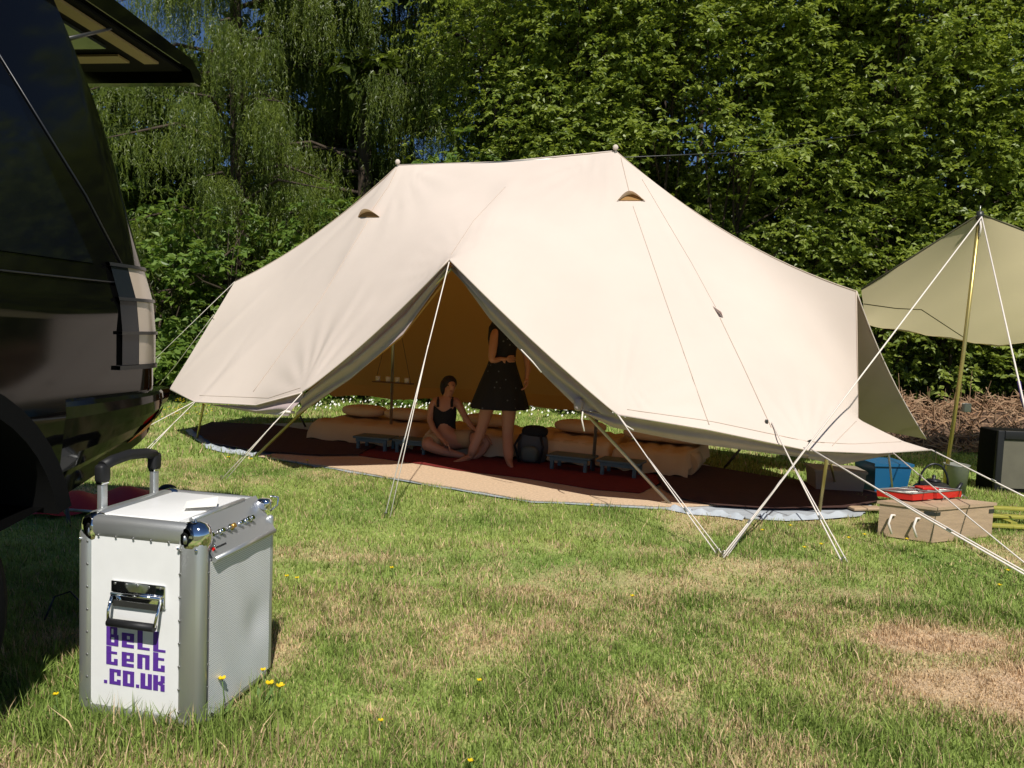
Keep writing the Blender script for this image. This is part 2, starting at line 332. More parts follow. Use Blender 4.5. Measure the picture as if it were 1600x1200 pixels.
# ------------------------------------------------------------------ tent canopy: tensioned membrane
def membrane(tris, lv, fixed_edges, iters=500, sags=()):
    """linear subdivision of a coarse triangle mesh, then relaxed with the given coarse edges held"""
    pts = []; idx = {}; N = 2**lv; faces = []; cnt = {}
    kv = lambda p: tuple(round(t, 4) for t in p)
    def vid(vw):
        k = frozenset((kv(p), w_) for p, w_ in vw if w_ > 0)
        if k not in idx:
            idx[k] = len(pts); q_ = Vector((0, 0, 0))
            for p, w_ in vw: q_ = q_+p*(w_/N)
            pts.append(q_)
        return idx[k]
    for a, b, c in tris:
        for e in ((a, b), (b, c), (c, a)):
            k = frozenset([kv(e[0]), kv(e[1])]); cnt[k] = cnt.get(k, 0)+1
        g = {}
        for i in range(N+1):
            for j in range(N+1-i): g[i, j] = vid([(a, N-i-j), (b, i), (c, j)])
        for i in range(N):
            for j in range(N-i):
                faces.append((g[i, j], g[i+1, j], g[i, j+1]))
                if i+j < N-1: faces.append((g[i+1, j], g[i+1, j+1], g[i, j+1]))
    held = np.zeros(len(pts), bool)
    fe = {frozenset([kv(e[0]), kv(e[1])]) for e in fixed_edges}
    for a, b, c in tris:
        for e in ((a, b), (b, c), (c, a)):
            k = frozenset([kv(e[0]), kv(e[1])])
            if cnt[k] == 1 or k in fe:
                for i in range(N+1): held[vid([(e[0], N-i), (e[1], i)])] = True
    for a, b, sg in sags:
        for i in range(1, N):
            k = frozenset((kv(p), w_) for p, w_ in ((a, N-i), (b, i)) if w_ > 0)
            if k in idx: t = i/N; pts[idx[k]] = pts[idx[k]]+sg*(4*t*(1-t))
    Pn = np.array([tuple(p) for p in pts]); F = np.array(faces)
    E = np.unique(np.sort(np.concatenate([F[:, [0, 1]], F[:, [1, 2]], F[:, [2, 0]]]), 1), axis=0)
    deg = np.bincount(E.ravel(), minlength=len(Pn)).astype(float)[:, None]
    for _ in range(iters):
        A = np.stack([np.bincount(E[:, 0], Pn[E[:, 1], k], len(Pn))+np.bincount(E[:, 1], Pn[E[:, 0], k], len(Pn)) for k in range(3)], 1)/deg
        Pn = np.where(held[:, None], Pn, A)
    return Pn, F
tent = empty('bell_tent', (C.x, C.y, 0), 0, 'large cream canvas tent with two ridge poles, open peaked door and walls rolled up', 'tent')
T2a = P(400, 633, 6.95)-Z*.0; F1a = P(1105, 671, 5.42)
SAGS = [(RL, EL, Z*-.11), (RR, ER, Z*-.14), (D, T3, Z*-.05), (D, F1, Z*-.03), (ER, GG, Vector((-.05, -.03, -.03)))]
ftris = [(RL, EL, T1), (RL, T1, T2), (RL, T2, T2a), (RL, T2a, T3), (RL, T3, D), (RL, D, RM), (RM, D, RR), (RR, D, F1), (RR, F1, F1a), (RR, F1a, F2), (RR, F2, K), (RR, K, ER), (F2, F3, K), (F3, F4, J), (F3, J, K)]
Pn, Fn = membrane(ftris, 5, [(RL, EL), (RL, RM), (RM, RR)], 900, SAGS)
# cloth: soft billow between the seams and tiny ripples
nrm = np.array([tuple((-V*.7+Z*.7).normalized())])[0]
btris = [(EL, RL, BLe), (BLe, RL, Bl), (Bl, RL, Bm1), (Bm1, RL, RM), (Bm1, RM, Bm2), (Bm2, RM, RR), (Bm2, RR, Br)]
Pb, Fb = membrane(btris, 4, [], 260, SAGS)
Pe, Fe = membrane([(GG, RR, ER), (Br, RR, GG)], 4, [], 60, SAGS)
def orient(Pn, F):
    c = np.array([C.x, C.y, .8]); a, b, d = Pn[F[:, 0]], Pn[F[:, 1]], Pn[F[:, 2]]; n = np.cross(b-a, d-a); m = (a+b+d)/3-c
    s = (n*m).sum(1) < 0; F = F.copy(); F[s] = F[s][:, [0, 2, 1]]; return F
Fn = orient(Pn, Fn); Fb = orient(Pb, Fb)
def wrinkle(Pm, anchors, amp):
    out = Pm.copy()
    for a, fan in anchors:
        d = Pm-np.array(tuple(a)); r = np.linalg.norm(d, axis=1); ang = np.arctan2(d @ np.array(tuple(U)), -d[:, 2]+1e-6)
        out += nrm[None]*(amp*np.sin(ang*fan)*np.exp(-((r-.45)/.5)**2)*np.minimum(1, r/.25))[:, None]
    return out
Pn = wrinkle(Pn, [(D, 26), (RL, 22), (RR, 22), (F2, 18), (T3, 16), (F1, 17)], .006)
def fold(Pm, p0, p1, amp, wd, side=0.0):
    a = np.array(tuple(p0)); d = np.array(tuple(p1))-a; L2 = np.linalg.norm(d); d = d/L2; q_ = Pm-a; t = q_ @ d; pr = np.linalg.norm(q_-t[:, None]*d, axis=1)
    sg = np.sign((np.cross(d, q_)*nrm[None]).sum(1)); e_ = np.sin(np.clip(t/L2, 0, 1)*PI)**.6; x_ = pr*sg
    return Pm+nrm[None]*(amp*e_*np.exp(-(x_/np.where(x_*side > 0, wd*2.2, wd))**2))[:, None]
q2 = lambda px, py, d: P(px, py, d)
heldpos = Pn.copy()
for a_, b_, am, wd_ in [(D, q2(800, 270, 7.4), .045, .10), (D, q2(745, 265, 7.5), .022, .07), (D, q2(560, 470, 6.5), -.022, .12), (q2(690, 430, 5.95), q2(545, 600, 6.3), .014, .05), (q2(1000, 250, 7.2), q2(1190, 600, 5.8), .030, .13), (q2(985, 260, 7.2), q2(1110, 520, 6.1), -.020, .09),
        (F1, q2(860, 420, 6.4), .012, .05), (F1, q2(990, 450, 6.2), -.014, .07), (F2, q2(1150, 500, 6.0), .020, .07), (F2, q2(1270, 520, 6.3), .014, .06), (K, q2(1230, 430, 6.6), .018, .10), (T2, q2(470, 430, 7.6), .022, .09), (T2, q2(400, 480, 8.0), -.016, .08), (T1, q2(430, 430, 8.4), .016, .08),
        (T3, q2(570, 420, 7.0), .018, .08), (RL, q2(520, 450, 7.4), .022, .09), (RL, q2(450, 430, 8.2), -.016, .08), (J, q2(1300, 600, 6.3), .010, .05)]:
    Pn = fold(Pn, a_, b_, am, wd_)
front = npmesh('roof', Pn, Fn, CANVAS, tent, smooth=True)
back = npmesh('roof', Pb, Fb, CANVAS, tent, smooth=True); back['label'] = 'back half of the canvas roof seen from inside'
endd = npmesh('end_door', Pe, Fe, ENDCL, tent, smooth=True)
bvh = BVHTree.FromPolygons([Vector(p) for p in Pn], [tuple(int(i) for i in f) for f in Fn])
def on_roof(px, py, off=.004):
    r = ray(px, py).normalized(); h = bvh.ray_cast(CAM, r)
    if h[0] is None: return None
    n = h[1] if h[1].dot(r) < 0 else -h[1]; return h[0]+n*off
def roof_line(pts, n=30):
    out = []
    for i in range(n+1):
        t = i/n*(len(pts)-1); k = min(int(t), len(pts)-2); f = t-k
        p = on_roof(pts[k][0]*(1-f)+pts[k+1][0]*f, pts[k][1]*(1-f)+pts[k+1][1]*f, .0015)
        if p is not None: out.append(p)
    return out
for ln, wd in [([(620, 264), (608, 290), (578, 334)], .0035), ([(575, 345), (500, 470), (396, 612)], .003), ([(970, 246), (984, 304)], .0035), ([(989, 322), (1040, 470), (1108, 664)], .003),
               ([(1125, 497), (1160, 570), (1205, 668)], .0035), ([(1003, 280), (1080, 410), (1118, 480)], .0025), ([(1300, 697), (1320, 676), (1338, 658)], .0025), ([(312, 618), (420, 622), (470, 606)], .002), ([(980, 640), (1110, 658), (1262, 690), (1330, 694), (1420, 690)], .0025), ([(705, 398), (740, 345), (790, 292)], .002)]:
    L_ = roof_line(ln)
    if len(L_) > 2: MB().tube(L_, wd, 5).build('seam', SEAM, tent)
# corded edges
def edge_cord(pts, r=.007):
    MB().tube(pts, r, 6).build('hem', SEAM if r < .006 else CANVAS, tent)
edge_cord([RL, RM, RR]); 
def cv(a, b, sg, n=16): return [a.lerp(b, i/n)+sg*(4*i/n*(1-i/n)) for i in range(n+1)]
edge_cord(cv(D, T3, Z*-.05)); edge_cord(cv(D, F1, Z*-.03)); edge_cord([T3, T2a, T2, T1]); edge_cord([F1, F1a, F2, F3, F4]); edge_cord([ER, K], .005); edge_cord(cv(ER, RR, Z*-.14), .005); edge_cord(cv(EL, RL, Z*-.11), .005); edge_cord(cv(ER, GG, SAGS[4][2]))
# vents: a raised half-moon hood over a dark opening
for px, py, wpx in [(577, 337, 17), (986, 312, 22)]:
    b = [on_roof(px-wpx+i*wpx/5, py+(3 if px < 700 else 2), .006) for i in range(11)]
    t = [on_roof(px-wpx+i*wpx/5, py+3-(10 if px > 700 else 8)*math.sin(PI*i/10)**(1.0 if px < 700 else 1.3), .01) for i in range(11)]
    MB().strip(b, t).build('vent', VENT, tent)
    hood = [p+(V*-.07+Z*.02)*math.sin(PI*i/10) for i, p in enumerate(t)]
    MB().strip(t, hood).build('vent_hood', CANVAS, tent)
fl = MB(); a, b, c = on_roof(1113, 478, .002), on_roof(1122, 494, .05), on_roof(1130, 497, .002)
fl.add([a, b, c], [(0, 1, 2)]); fl.build('eyelet_flap', FLAP, tent)
# finials where the poles come through
for R_, px in ((RL, 0), (RR, 0)):
    MB().tube([R_-Z*.05, R_+Z*.05], .009, 8).build('pole_tip', STEEL, tent)
    MB().ell(R_+Z*.03+V*-.01, (.026, .018, .028)).build('pole_cap', CANVAS, tent)
# door flaps, rolled and tied, and the rolled walls hanging under the eaves
def band(O, I, dO, dI, name='door_flap', m=FLAP, fold=3, amp=.03, cols=10):
    """cloth band between two pixel polylines, each with depths"""
    def samp(L, d, t):
        k = min(int(t*(len(L)-1)), len(L)-2); f = t*(len(L)-1)-k
        return P(L[k][0]*(1-f)+L[k+1][0]*f, L[k][1]*(1-f)+L[k+1][1]*f, d[k]*(1-f)+d[k+1]*f)
    n = 48; vs = []; fs = []
    for i in range(n+1):
        t = i/n; a = samp(O, dO, t); b = samp(I, dI, t)
        for j in range(cols+1):
            s = j/cols; w_ = amp*math.sin(s*fold*PI+t*2.0+.6*math.sin(t*9))*math.sin(PI*min(1, s*1.0)) 
            vs.append(a.lerp(b, s)+V*w_)
    for i in range(n):
        for j in range(cols): k = i*(cols+1)+j; fs.append((k, k+1, k+cols+2, k+cols+1))
    o = MB().add(vs, fs, True).build(name, m, tent); return o
dd = lambda a, b, n: [a+(b-a)*i/(n-1) for i in range(n)]
band([(702, 408), (640, 471), (547, 557), (476, 616)], [(699, 425), (630, 522), (548, 592), (462, 650)], dd(5.88, 6.3, 4), dd(5.95, 6.45, 4), fold=3)
band([(700, 425), (632, 518), (560, 580), (500, 622)], [(697, 440), (628, 528), (572, 572), (480, 640)], dd(6.0, 6.5, 4), dd(6.02, 6.5, 4), name='door_flap', m=CANVAS, fold=2, amp=.015)
band([(704, 408), (760, 463), (892, 587), (963, 650)], [(708, 420), (765, 498), (852, 588), (905, 640)], dd(5.88, 5.56, 4), dd(6.0, 5.75, 4), fold=3)
band([(476, 614), (400, 634), (330, 632)], [(452, 650), (405, 646), (335, 634)], [6.28, 6.97, 7.5], [6.4, 7.0, 7.55], 'rolled_wall', fold=2)
band([(905, 640), (965, 650), (1105, 673), (1265, 706)], [(903, 641), (958, 668), (1085, 693), (1262, 716)], [5.75, 5.55, 5.45, 5.43], [5.8, 5.65, 5.6, 5.5], 'rolled_wall', fold=2)
band([(1265, 706), (1330, 709), (1400, 708)], [(1262, 716), (1310, 727), (1396, 710)], [5.43, 5.6, 5.8], [5.5, 5.72, 5.85], 'rolled_wall', fold=2, amp=.02)
# knots and tie tapes
MB().ell(P(904, 632, 5.72), (.035, .04, .05), None, 10, 8, .8).build('tied_roll', FLAP, tent)
MB().tube([P(911, 640, 5.68), P(909, 655, 5.66), P(913, 674, 5.64)], .006, 6).build('tie_tape', ROPE, tent)
MB().tube([P(436, 648, 6.42), P(446, 643, 6.36), P(460, 645, 6.4)], .012, 6).build('tie_tape', ROPE, tent)
MB().tube([P(967, 650, 5.48), P(978, 665, 5.46), P(990, 672, 5.45)], .005, 6).build('tie_tape', ROPE, tent)
MB().tube([P(814, 546, 5.7), P(832, 565, 5.66), P(846, 582, 5.66)], .005, 6).build('tie_tape', ROPE, tent)
# back wall roll
bk = [BLe, Bl, Bm1, Bm2, Br, GG+Z*.02]; A = []; B = []
for i in range(len(bk)-2):
    for k in range(12):
        t = k/12; p = bk[i].lerp(bk[i+1], t); A.append(p); B.append(Vector((p.x, p.y, .34+.02*math.sin(i*12+k)+(.05 if i in (0, 4) else 0)))+V*.03*math.sin((i*12+k)*.9))
MB().strip(A, B).build('rolled_wall', CANVAS, tent)
# poles
def pole(a, b, r, m, name='pole'): return MB().tube([a, b], r, 8).build(name, m, tent)
pole(G(610, 698), RL, .016, STEEL, 'ridge_pole'); pole(G(926, 741), RR, .016, STEEL, 'ridge_pole')
pole(RL-Z*.04, RR-Z*.04, .014, STEEL, 'ridge_bar')
pole(G(400, 713), D-Z*.06+V*.05, .014, BRASS, 'door_pole'); pole(G(1050, 791), D-Z*.06+V*.05, .014, STEEL, 'door_pole')
pole(G(308, 686), P(318, 632, 7.75), .012, BRASS, 'wall_pole'); pole(G(1280, 801), P(1292, 716, 5.5), .013, BRASS, 'wall_pole'); pole(G(1307, 764), P(1297, 722, 6.0), .010, BRASS, 'wall_pole')
pole(G(1398, 795), P(1388, 706, 5.7), .008, STEEL, 'wall_pole'); pole(G(1130, 733), P(1158, 700, 7.6), .012, DARKST, 'wall_pole'); pole(G(478, 668), P(468, 648, 9.5), .012, DARKST, 'wall_pole')
# guy ropes with sliders and pegs
def guy(a, b, double=False, r=.0042, slider=.72):
    g = MB().tube([a, a.lerp(b, .5)-Z*.012*(a-b).length/2, b], r, 6).build('guy_rope', ROPE, tent)
    if double:
        s = a.lerp(b, .35); MB().tube([s, b+Vector((.035, .01, 0))], r*.8, 6).build('guy_rope', ROPE, tent)
    if slider: p = a.lerp(b, slider); MB().box(p, (.012, .012, .035), (b-a).to_track_quat('Z', 'Y').to_matrix(), .003).build('slider', STEEL, tent)
    MB().tube([b+Vector((0, 0, -.06)), b+Vector((0, 0, .03)), b+Vector((.015, -.01, .035))], .005, 6).build('peg', STEEL, tent)
guy(D-Z*.02, G(601, 808), True); guy(T3, G(345, 750), True); guy(F1, G(1120, 866), True); guy(P(1262, 696, 5.38), G(1128, 869), True)
guy(on_roof(1205, 662, .01), G(1316, 879), True, .005); guy(P(1266, 701, 5.38), G(1680, 943), True, .006, .6); guy(P(1395, 707, 5.68), G(1700, 960), False, .0045, .2); guy(F4, G(1760, 852), False, .006, .35)
guy(T2, G(214, 716), True); guy(P(303, 628, 7.62), G(165, 700)); guy(T1, G(150, 668)); guy(P(334, 492, 8.75), G(232, 622), False, .004)
guy(TP(1.2, 2.15, .5), TP(1.6, 3.6)); guy(TP(-1.2, 2.15, .5), TP(-1.6, 3.6)); guy(EL, TP(-6.0, .5), False, .004)
# rope holders near the pole-end eye
MB().tube([P(1262, 690, 5.37), P(1267, 687, 5.36), P(1262, 698, 5.37)], .006, 6).build('eyelet', DARKST, tent)
MB().box(on_roof(1197, 660, .008), (.02, .02, .03), None, .004).build('eyelet', DARKST, tent)

# ------------------------------------------------------------------ floor
def flat(name, poly, z, th, m, label, cat, jag=0.0):
    mb = MB(); pts = []
    n = len(poly)
    for i in range(n):
        a, b = poly[i], poly[(i+1) % n]
        k = 8 if jag else 1
        for j in range(k):
            p = a.lerp(b, j/k); nn = Vector((b.y-a.y, a.x-b.x, 0)).normalized(); p = p+nn*jag*(random.random()-.5)*2; pts.append((p.x, p.y))
    mb.prism(pts, z, z+th); o = mb.build(name, m); tag(o, label, cat); return o
flat('groundsheet', sheet_poly, .004, .006, SHEET, 'blue grey plastic groundsheet spread under the whole tent', 'groundsheet', .02)
flat('jute_rug', [G(*q) for q in [(405, 716), (500, 730), (640, 754), (830, 785), (1045, 795), (1130, 792), (1060, 772), (860, 742), (640, 712), (500, 700)]], .014, .008, JUTE, 'pale straw coloured jute rug lying across the tent doorway', 'rug', .015)
flat('red_carpet', [G(*q) for q in [(560, 716), (640, 727), (720, 740), (820, 752), (930, 770), (1000, 776), (1040, 755), (1000, 735), (850, 712), (600, 694)]], .026, .006, REDC, 'dark red carpet under the two women in the middle of the tent', 'carpet', .006)
flat('brown_carpet', [G(*q) for q in [(300, 676), (330, 697), (410, 711), (500, 717), (560, 716), (600, 695), (520, 682), (420, 668), (330, 664)]], .034, .006, BRNC, 'dark brown carpet in the left end of the tent', 'carpet', .006)
flat('brown_carpet', [G(*q) for q in [(1035, 770), (1060, 785), (1120, 796), (1200, 801), (1320, 800), (1370, 790), (1372, 775), (1300, 765), (1200, 750), (1100, 733), (1020, 735)]], .034, .006, BRNC, 'dark brown carpet in the right end of the tent', 'carpet', .006)
# crumpled sheet edges in the sun
for q in ([(1040, 797), (1075, 803), (1115, 806), (1130, 799), (1090, 792), (1050, 792)],): pass
def rumple(pts, wd, name, m, label, cat):
    L_ = [G(*p) for p in pts]; A = []; Bv = []; Cv = []
    for i in range(len(L_)-1):
        for k in range(8):
            p = L_[i].lerp(L_[i+1], k/8); t = (L_[i+1]-L_[i]).normalized(); nn = Vector((t.y, -t.x, 0)); s = i*8+k
            A.append(p+Z*.006); Bv.append(p-nn*wd*.5+Z*(.035+.012*math.sin(s*1.3))); Cv.append(p-nn*wd*(1+.2*math.sin(s*.7))+Z*.016)
    mb = MB(); mb.strip(A, Bv); mb.strip(Bv, Cv); o = mb.build(name, m); tag(o, label, cat)
rumple([(1190, 813), (1230, 815), (1290, 812), (1336, 808)], .10, 'sheet_fold', SHEET, 'crumpled pale edge of the groundsheet near the crossing guy ropes', 'groundsheet edge')
rumple([(1045, 798), (1080, 805), (1125, 808), (1165, 815)], .09, 'sheet_fold', SHEET, 'crumpled pale edge of the groundsheet at the right end of the jute rug', 'groundsheet edge')
rumple([(318, 700), (350, 708), (402, 715)], .10, 'sheet_fold', SHEET, 'crumpled pale edge of the groundsheet at the left end of the tent', 'groundsheet edge')

# ------------------------------------------------------------------ beds, benches
RU = Matrix.Rotation(-yaw, 3, 'Z')
def bed(p0, p1, depth, h, label, pill):
    """p0,p1: front bottom corners on the ground"""
    c = (p0+p1)/2; ln = (p1-p0).length; t = empty('bed', c, -math.atan2(-(p1-p0).y, (p1-p0).x), label, 'bed', 'low beds along the back of the tent')
    mb = MB(); vs = []; fs = []; nx_, ny_ = 26, 14
    mb.box((0, depth/2, h*.42+.03), (ln, depth, h*.84), None, .07); mb.build('mattress', LINEN, t, True)
    q = MB(); g = {}
    for i in range(nx_+1):
        for j in range(ny_+1):
            x = -ln/2-.02+(ln+.04)*i/nx_; y = -.03+(depth+.03)*j/ny_
            z = h*.88+.03+.010*math.sin(i*1.1+j*.5)+.006*math.sin(i*2.3-j*1.7)
            if j == 0: z = h*.18+.012*math.sin(i*.9); y = -.035+.008*math.sin(i*2.1)
            if j == 1: y = -.02; z = h*.83
            if i in (0, nx_): z = min(z, h*.45)
            g[i, j] = len(q.v); q.v.append(Vector((x, y, z)))
    for i in range(nx_):
        for j in range(ny_): q.f.append([g[i, j], g[i+1, j], g[i+1, j+1], g[i, j+1]]); q.mi.append(0); q.sm.append(True)
    q.build('bedspread', LINEN2 if pill % 2 else LINEN, t, True)
    for k in range(1 + (pill > 1)):
        MB().ell(((-.22+.44*k)*ln if pill > 1 else 0, depth*.62, h+.08), (.27, .19, .065), Matrix.Rotation(.12*(k*2-1), 3, 'Z'), 18, 12, .75).build('pillow', LINEN2, t, True)
bl = [G(484, 690), G(655, 708), G(838, 722), G(958, 737), G(1072, 754)]
bed(bl[0], G(645, 706), .9, .24, 'low bed with rumpled cream cover at the left end of the tent', 2)
bed(G(662, 709), G(800, 722), .9, .25, 'low cream bed behind the seated woman', 1)
bed(G(806, 721), G(948, 737), .9, .26, 'low cream bed behind the backpack and right tent pole', 1)
bed(G(956, 738), G(1072, 752), .9, .25, 'low cream bed at the right end of the row of beds', 2)
def bench(a, b, label):
    ln = (b-a).length; c = (a+b)/2; t = empty('low_bench', c, -math.atan2(-(b-a).y, (b-a).x), label, 'bench', 'low painted benches in front of the beds')
    MB().box((0, .12, .155), (ln, .26, .022), None, .005).build('top', BENCH, t, True)
    MB().box((0, .01, .128), (ln-.06, .02, .03)).build('apron', BENCH, t, True)
    for sx in (-1, 1):
        for y in (.02, .22): MB().box((sx*(ln/2-.05), y, .072+.0), (.03, .03, .14)).build('leg', BENCH, t, True)
bench(G(551, 706), G(607, 711), 'low grey green bench to the left of the left tent pole'); bench(G(612, 711), G(668, 716), 'low grey green bench to the right of the left tent pole')
bench(G(853, 737), G(921, 745), 'low grey green bench to the left of the right tent pole'); bench(G(931, 746), G(998, 754), 'low grey green bench to the right of the right tent pole')
# rolled blanket
o = MB().tube([G(1070, 748)+Z*.13, G(1070, 748)+Z*.13+V*.35], .11, 14).build('rolled_blanket', LINEN); tag(o, 'rolled blanket standing against the right end of the beds', 'blanket')
# backpack
bp = empty('backpack', G(828, 728), -.3, 'dark grey backpack leaning on the bed beside the standing woman', 'backpack')
MB().ell((0, .08, .17), (.15, .10, .17), Matrix.Rotation(.15, 3, 'X'), 16, 12, .7).build('bag', mat('grey_nylon', (.07, .075, .08), .7, bump=.6, bscale=18), bp, True)
MB().ell((.02, .06, .33), (.13, .09, .06), None, 16, 10, .8).build('lid', BLACKC, bp, True)
MB().ell((0, -.03, .12), (.09, .05, .08), None, 12, 8, .7).build('pocket', mat('grey_green_nylon', (.09, .11, .09), .7), bp, True)
for s in (-.1, .1): MB().tube([(s, -.02, .3), (s*1.4, -.07, .2), (s, -.04, .04)], .012, 6).build('strap', BLACKC, bp, True)
# candle hanger
ch = empty('candle_hanger', P(614, 598, 8.0), -yaw, 'hanging wooden bar of small candles on strings beside the left pole', 'candle holder')
MB().box((0, 0, 0), (.46, .07, .012)).build('bar', mat('dark_wood', (.12, .06, .02), .6), ch, True)
for k, x in enumerate((-.18, -.06, .05, .16)):
    c_ = MB().lathe((x, 0, .006), [(.022, 0), (.026, .02), (.026, .05), (.022, .055)], 12).build('candle_glass', STONE, ch, True)
for x in (-.21, .21):
    MB().tube([(x, 0, 0), (x*.25, 0, .62)], .003, 5).build('string', mat('string', (.1, .07, .04), .9) if x < 0 else bpy.data.materials['string'], ch, True)

# ------------------------------------------------------------------ people
def skin_body(name, verts, edges, radii, root, parent, sub=2):
    me = bpy.data.meshes.new(name); inv = MW[parent.name].inverted()
    me.from_pydata([tuple(inv @ Vector(v)) for v in verts], edges, []); me.update(); o = link(name, me, SKIN, parent)
    m = o.modifiers.new('skin', 'SKIN'); sv = me.skin_vertices[0].data
    for i, r in enumerate(radii):
        sv[i].radius = r if isinstance(r, tuple) else (r, r); sv[i].use_root = (i == root)
    m.use_smooth_shade = True; s = o.modifiers.new('sub', 'SUBSURF'); s.levels = sub; s.render_levels = sub; return o
def chain(vl, el, rl, start, pts, rads):
    i = start
    for p, r in zip(pts, rads): vl.append(Vector(p)); rl.append(r); el.append((i, len(vl)-1)); i = len(vl)-1
    return i
def hand(vl, el, rl, wrist, wpos, d, side, curl):
    """palm and five fingers; d = direction of the hand, side = across the palm, curl = towards the palm"""
    d = Vector(d).normalized(); side = Vector(side).normalized(); curl = Vector(curl).normalized()
    p = chain(vl, el, rl, wrist, [Vector(wpos)+d*.045, Vector(wpos)+d*.075], [(.022, .016), (.024, .014)])
    for k, (o_, ln) in enumerate([(-.026, .062), (-.009, .072), (.009, .067), (.026, .052)]):
        b = Vector(wpos)+d*.085+side*o_
        chain(vl, el, rl, p, [b, b+(d*.6+curl*.35)*ln*.8, b+(d*.75+curl*.8)*ln], [.0095, .0085, .007])
    chain(vl, el, rl, p-1, [Vector(wpos)+d*.04-side*.035+curl*.01, Vector(wpos)+d*.075-side*.045+curl*.025], [.011, .009])
# standing woman -------------------------------------------------
ws = empty('person', G(765, 727), 0, 'standing barefoot woman in a short black dress with one hand on her hip', 'person')
d0 = 7.42
def Q(px, py, dd=0): return P(px, py, d0+dd)
pel = Q(783, 575); vl = [pel]; rl = [(.125, .10)]; el = []
ch_ = chain(vl, el, rl, 0, [Q(786, 553), Q(789, 530), Q(791, 512)], [(.105, .085), (.12, .09), (.13, .085)]); chest = ch_
nk = chain(vl, el, rl, chest, [Q(790, 500), Q(788, 488), Q(785, 470), Q(784, 455)], [(.055, .05), (.045, .045), (.075, .085), (.06, .07)])
chain(vl, el, rl, nk-1, [Q(777, 474, -.07)], [.014])
lf = G(730, 724); rf = G(795, 731)
chain(vl, el, rl, 0, [Q(771, 600), Q(763, 630), Q(752, 672, .02), lf.lerp(Q(752, 672), .35)+Vector((0, 0, 0)), lf+Z*.06+Vector((.03, .05, 0)), lf+Z*.03+Vector((-.07, -.07, 0)), lf+Z*.018+Vector((-.13, -.12, 0))], [.092, .080, .055, .052, .034, (.04, .026), (.032, .016)])
chain(vl, el, rl, 0, [Q(796, 600), Q(796, 632), Q(793, 678), rf.lerp(Q(793, 678), .4), rf+Z*.06, rf+Z*.03+Vector((.02, -.10, 0)), rf+Z*.018+Vector((.03, -.16, 0))], [.094, .082, .056, .054, .034, (.038, .024), (.032, .015)])
sh = chain(vl, el, rl, chest, [Q(779, 515, -.05), Q(773, 522, -.09), Q(770, 545, -.13), Q(768, 564, -.16), Q(775, 563, -.14), Q(781, 561, -.12)], [.055, .046, .042, .036, .03, .022])
hand(vl, el, rl, sh, Q(781, 561, -.12), (1, 0, .05), (0, 0, 1), (.2, .9, 0))
sh = chain(vl, el, rl, chest, [Q(806, 514, .04), Q(815, 524, .05), Q(822, 552, .04), Q(825, 578, 0), Q(823, 588, -.03)], [.055, .046, .038, .030, .022])
hand(vl, el, rl, sh, Q(823, 588, -.03), (0, -.2, -1), (0, 1, 0), (-1, 0, 0))
skin_body('body', vl, el, rl, 0, ws)
dr = MB(); prof = [(1, 503, .12, .10), (1, 512, .150, .122), (1, 530, .152, .128), (1, 548, .128, .118), (1, 562, .126, .118), (1, 575, .150, .125), (1, 600, .205, .165), (1, 620, .245, .20), (1, 638, .275, .225)]
n = 44; vs = []; fs = []
for i, (_, py, ra, rb) in enumerate(prof):
    c_ = Q(788-.12*(py-515)*.55, py); fl_ = max(0, (i-4)/4)
    for k in range(n):
        a = 2*PI*k/n; w_ = 1+.055*fl_*math.sin(a*11)+.03*fl_*math.sin(a*5+1); vs.append(c_+Vector((ra*w_*math.cos(a), rb*w_*math.sin(a), 0)))
m_ = len(prof); fs = [(i*n+k, i*n+(k+1) % n, (i+1)*n+(k+1) % n, (i+1)*n+k) for i in range(m_-1) for k in range(n)]
DRESS = mat('printed_black_dress', (.008, .008, .010), .85, bump=.2, bscale=30)
nd = DRESS.node_tree; vo = nd.nodes.new('ShaderNodeTexVoronoi'); vo.inputs['Scale'].default_value = 17; ge = nd.nodes.new('ShaderNodeNewGeometry'); nd.links.new(ge.outputs['Position'], vo.inputs['Vector'])
rp = nd.nodes.new('ShaderNodeMapRange'); rp.inputs[1].default_value = .16; rp.inputs[2].default_value = .13; nd.links.new(vo.outputs['Distance'], rp.inputs[0])
mx = nd.nodes.new('ShaderNodeMix'); mx.data_type = 'RGBA'; mx.inputs[6].default_value = (.008, .008, .010, 1); mx.inputs[7].default_value = (.10, .11, .12, 1); nd.links.new(rp.outputs[0], mx.inputs[0]); nd.links.new(mx.outputs[2], nd.nodes['Principled BSDF'].inputs['Base Color'])
dr.add(vs, fs, True).build('dress', DRESS, ws)
MB().tube([Q(790, 512), Q(791, 502, -.05), Q(797, 498, 0)], .02, 8).build('dress_strap', DRESS, ws)
hr = MB(); hr.ell(Q(787, 461, .02), (.088, .10, .115), None, 18, 12); hr.ell(Q(786, 487, .05), (.07, .055, .13), None, 14, 10); hr.ell(Q(771, 527, -.03), (.022, .02, .05)); hr.build('hair', HAIR, ws)
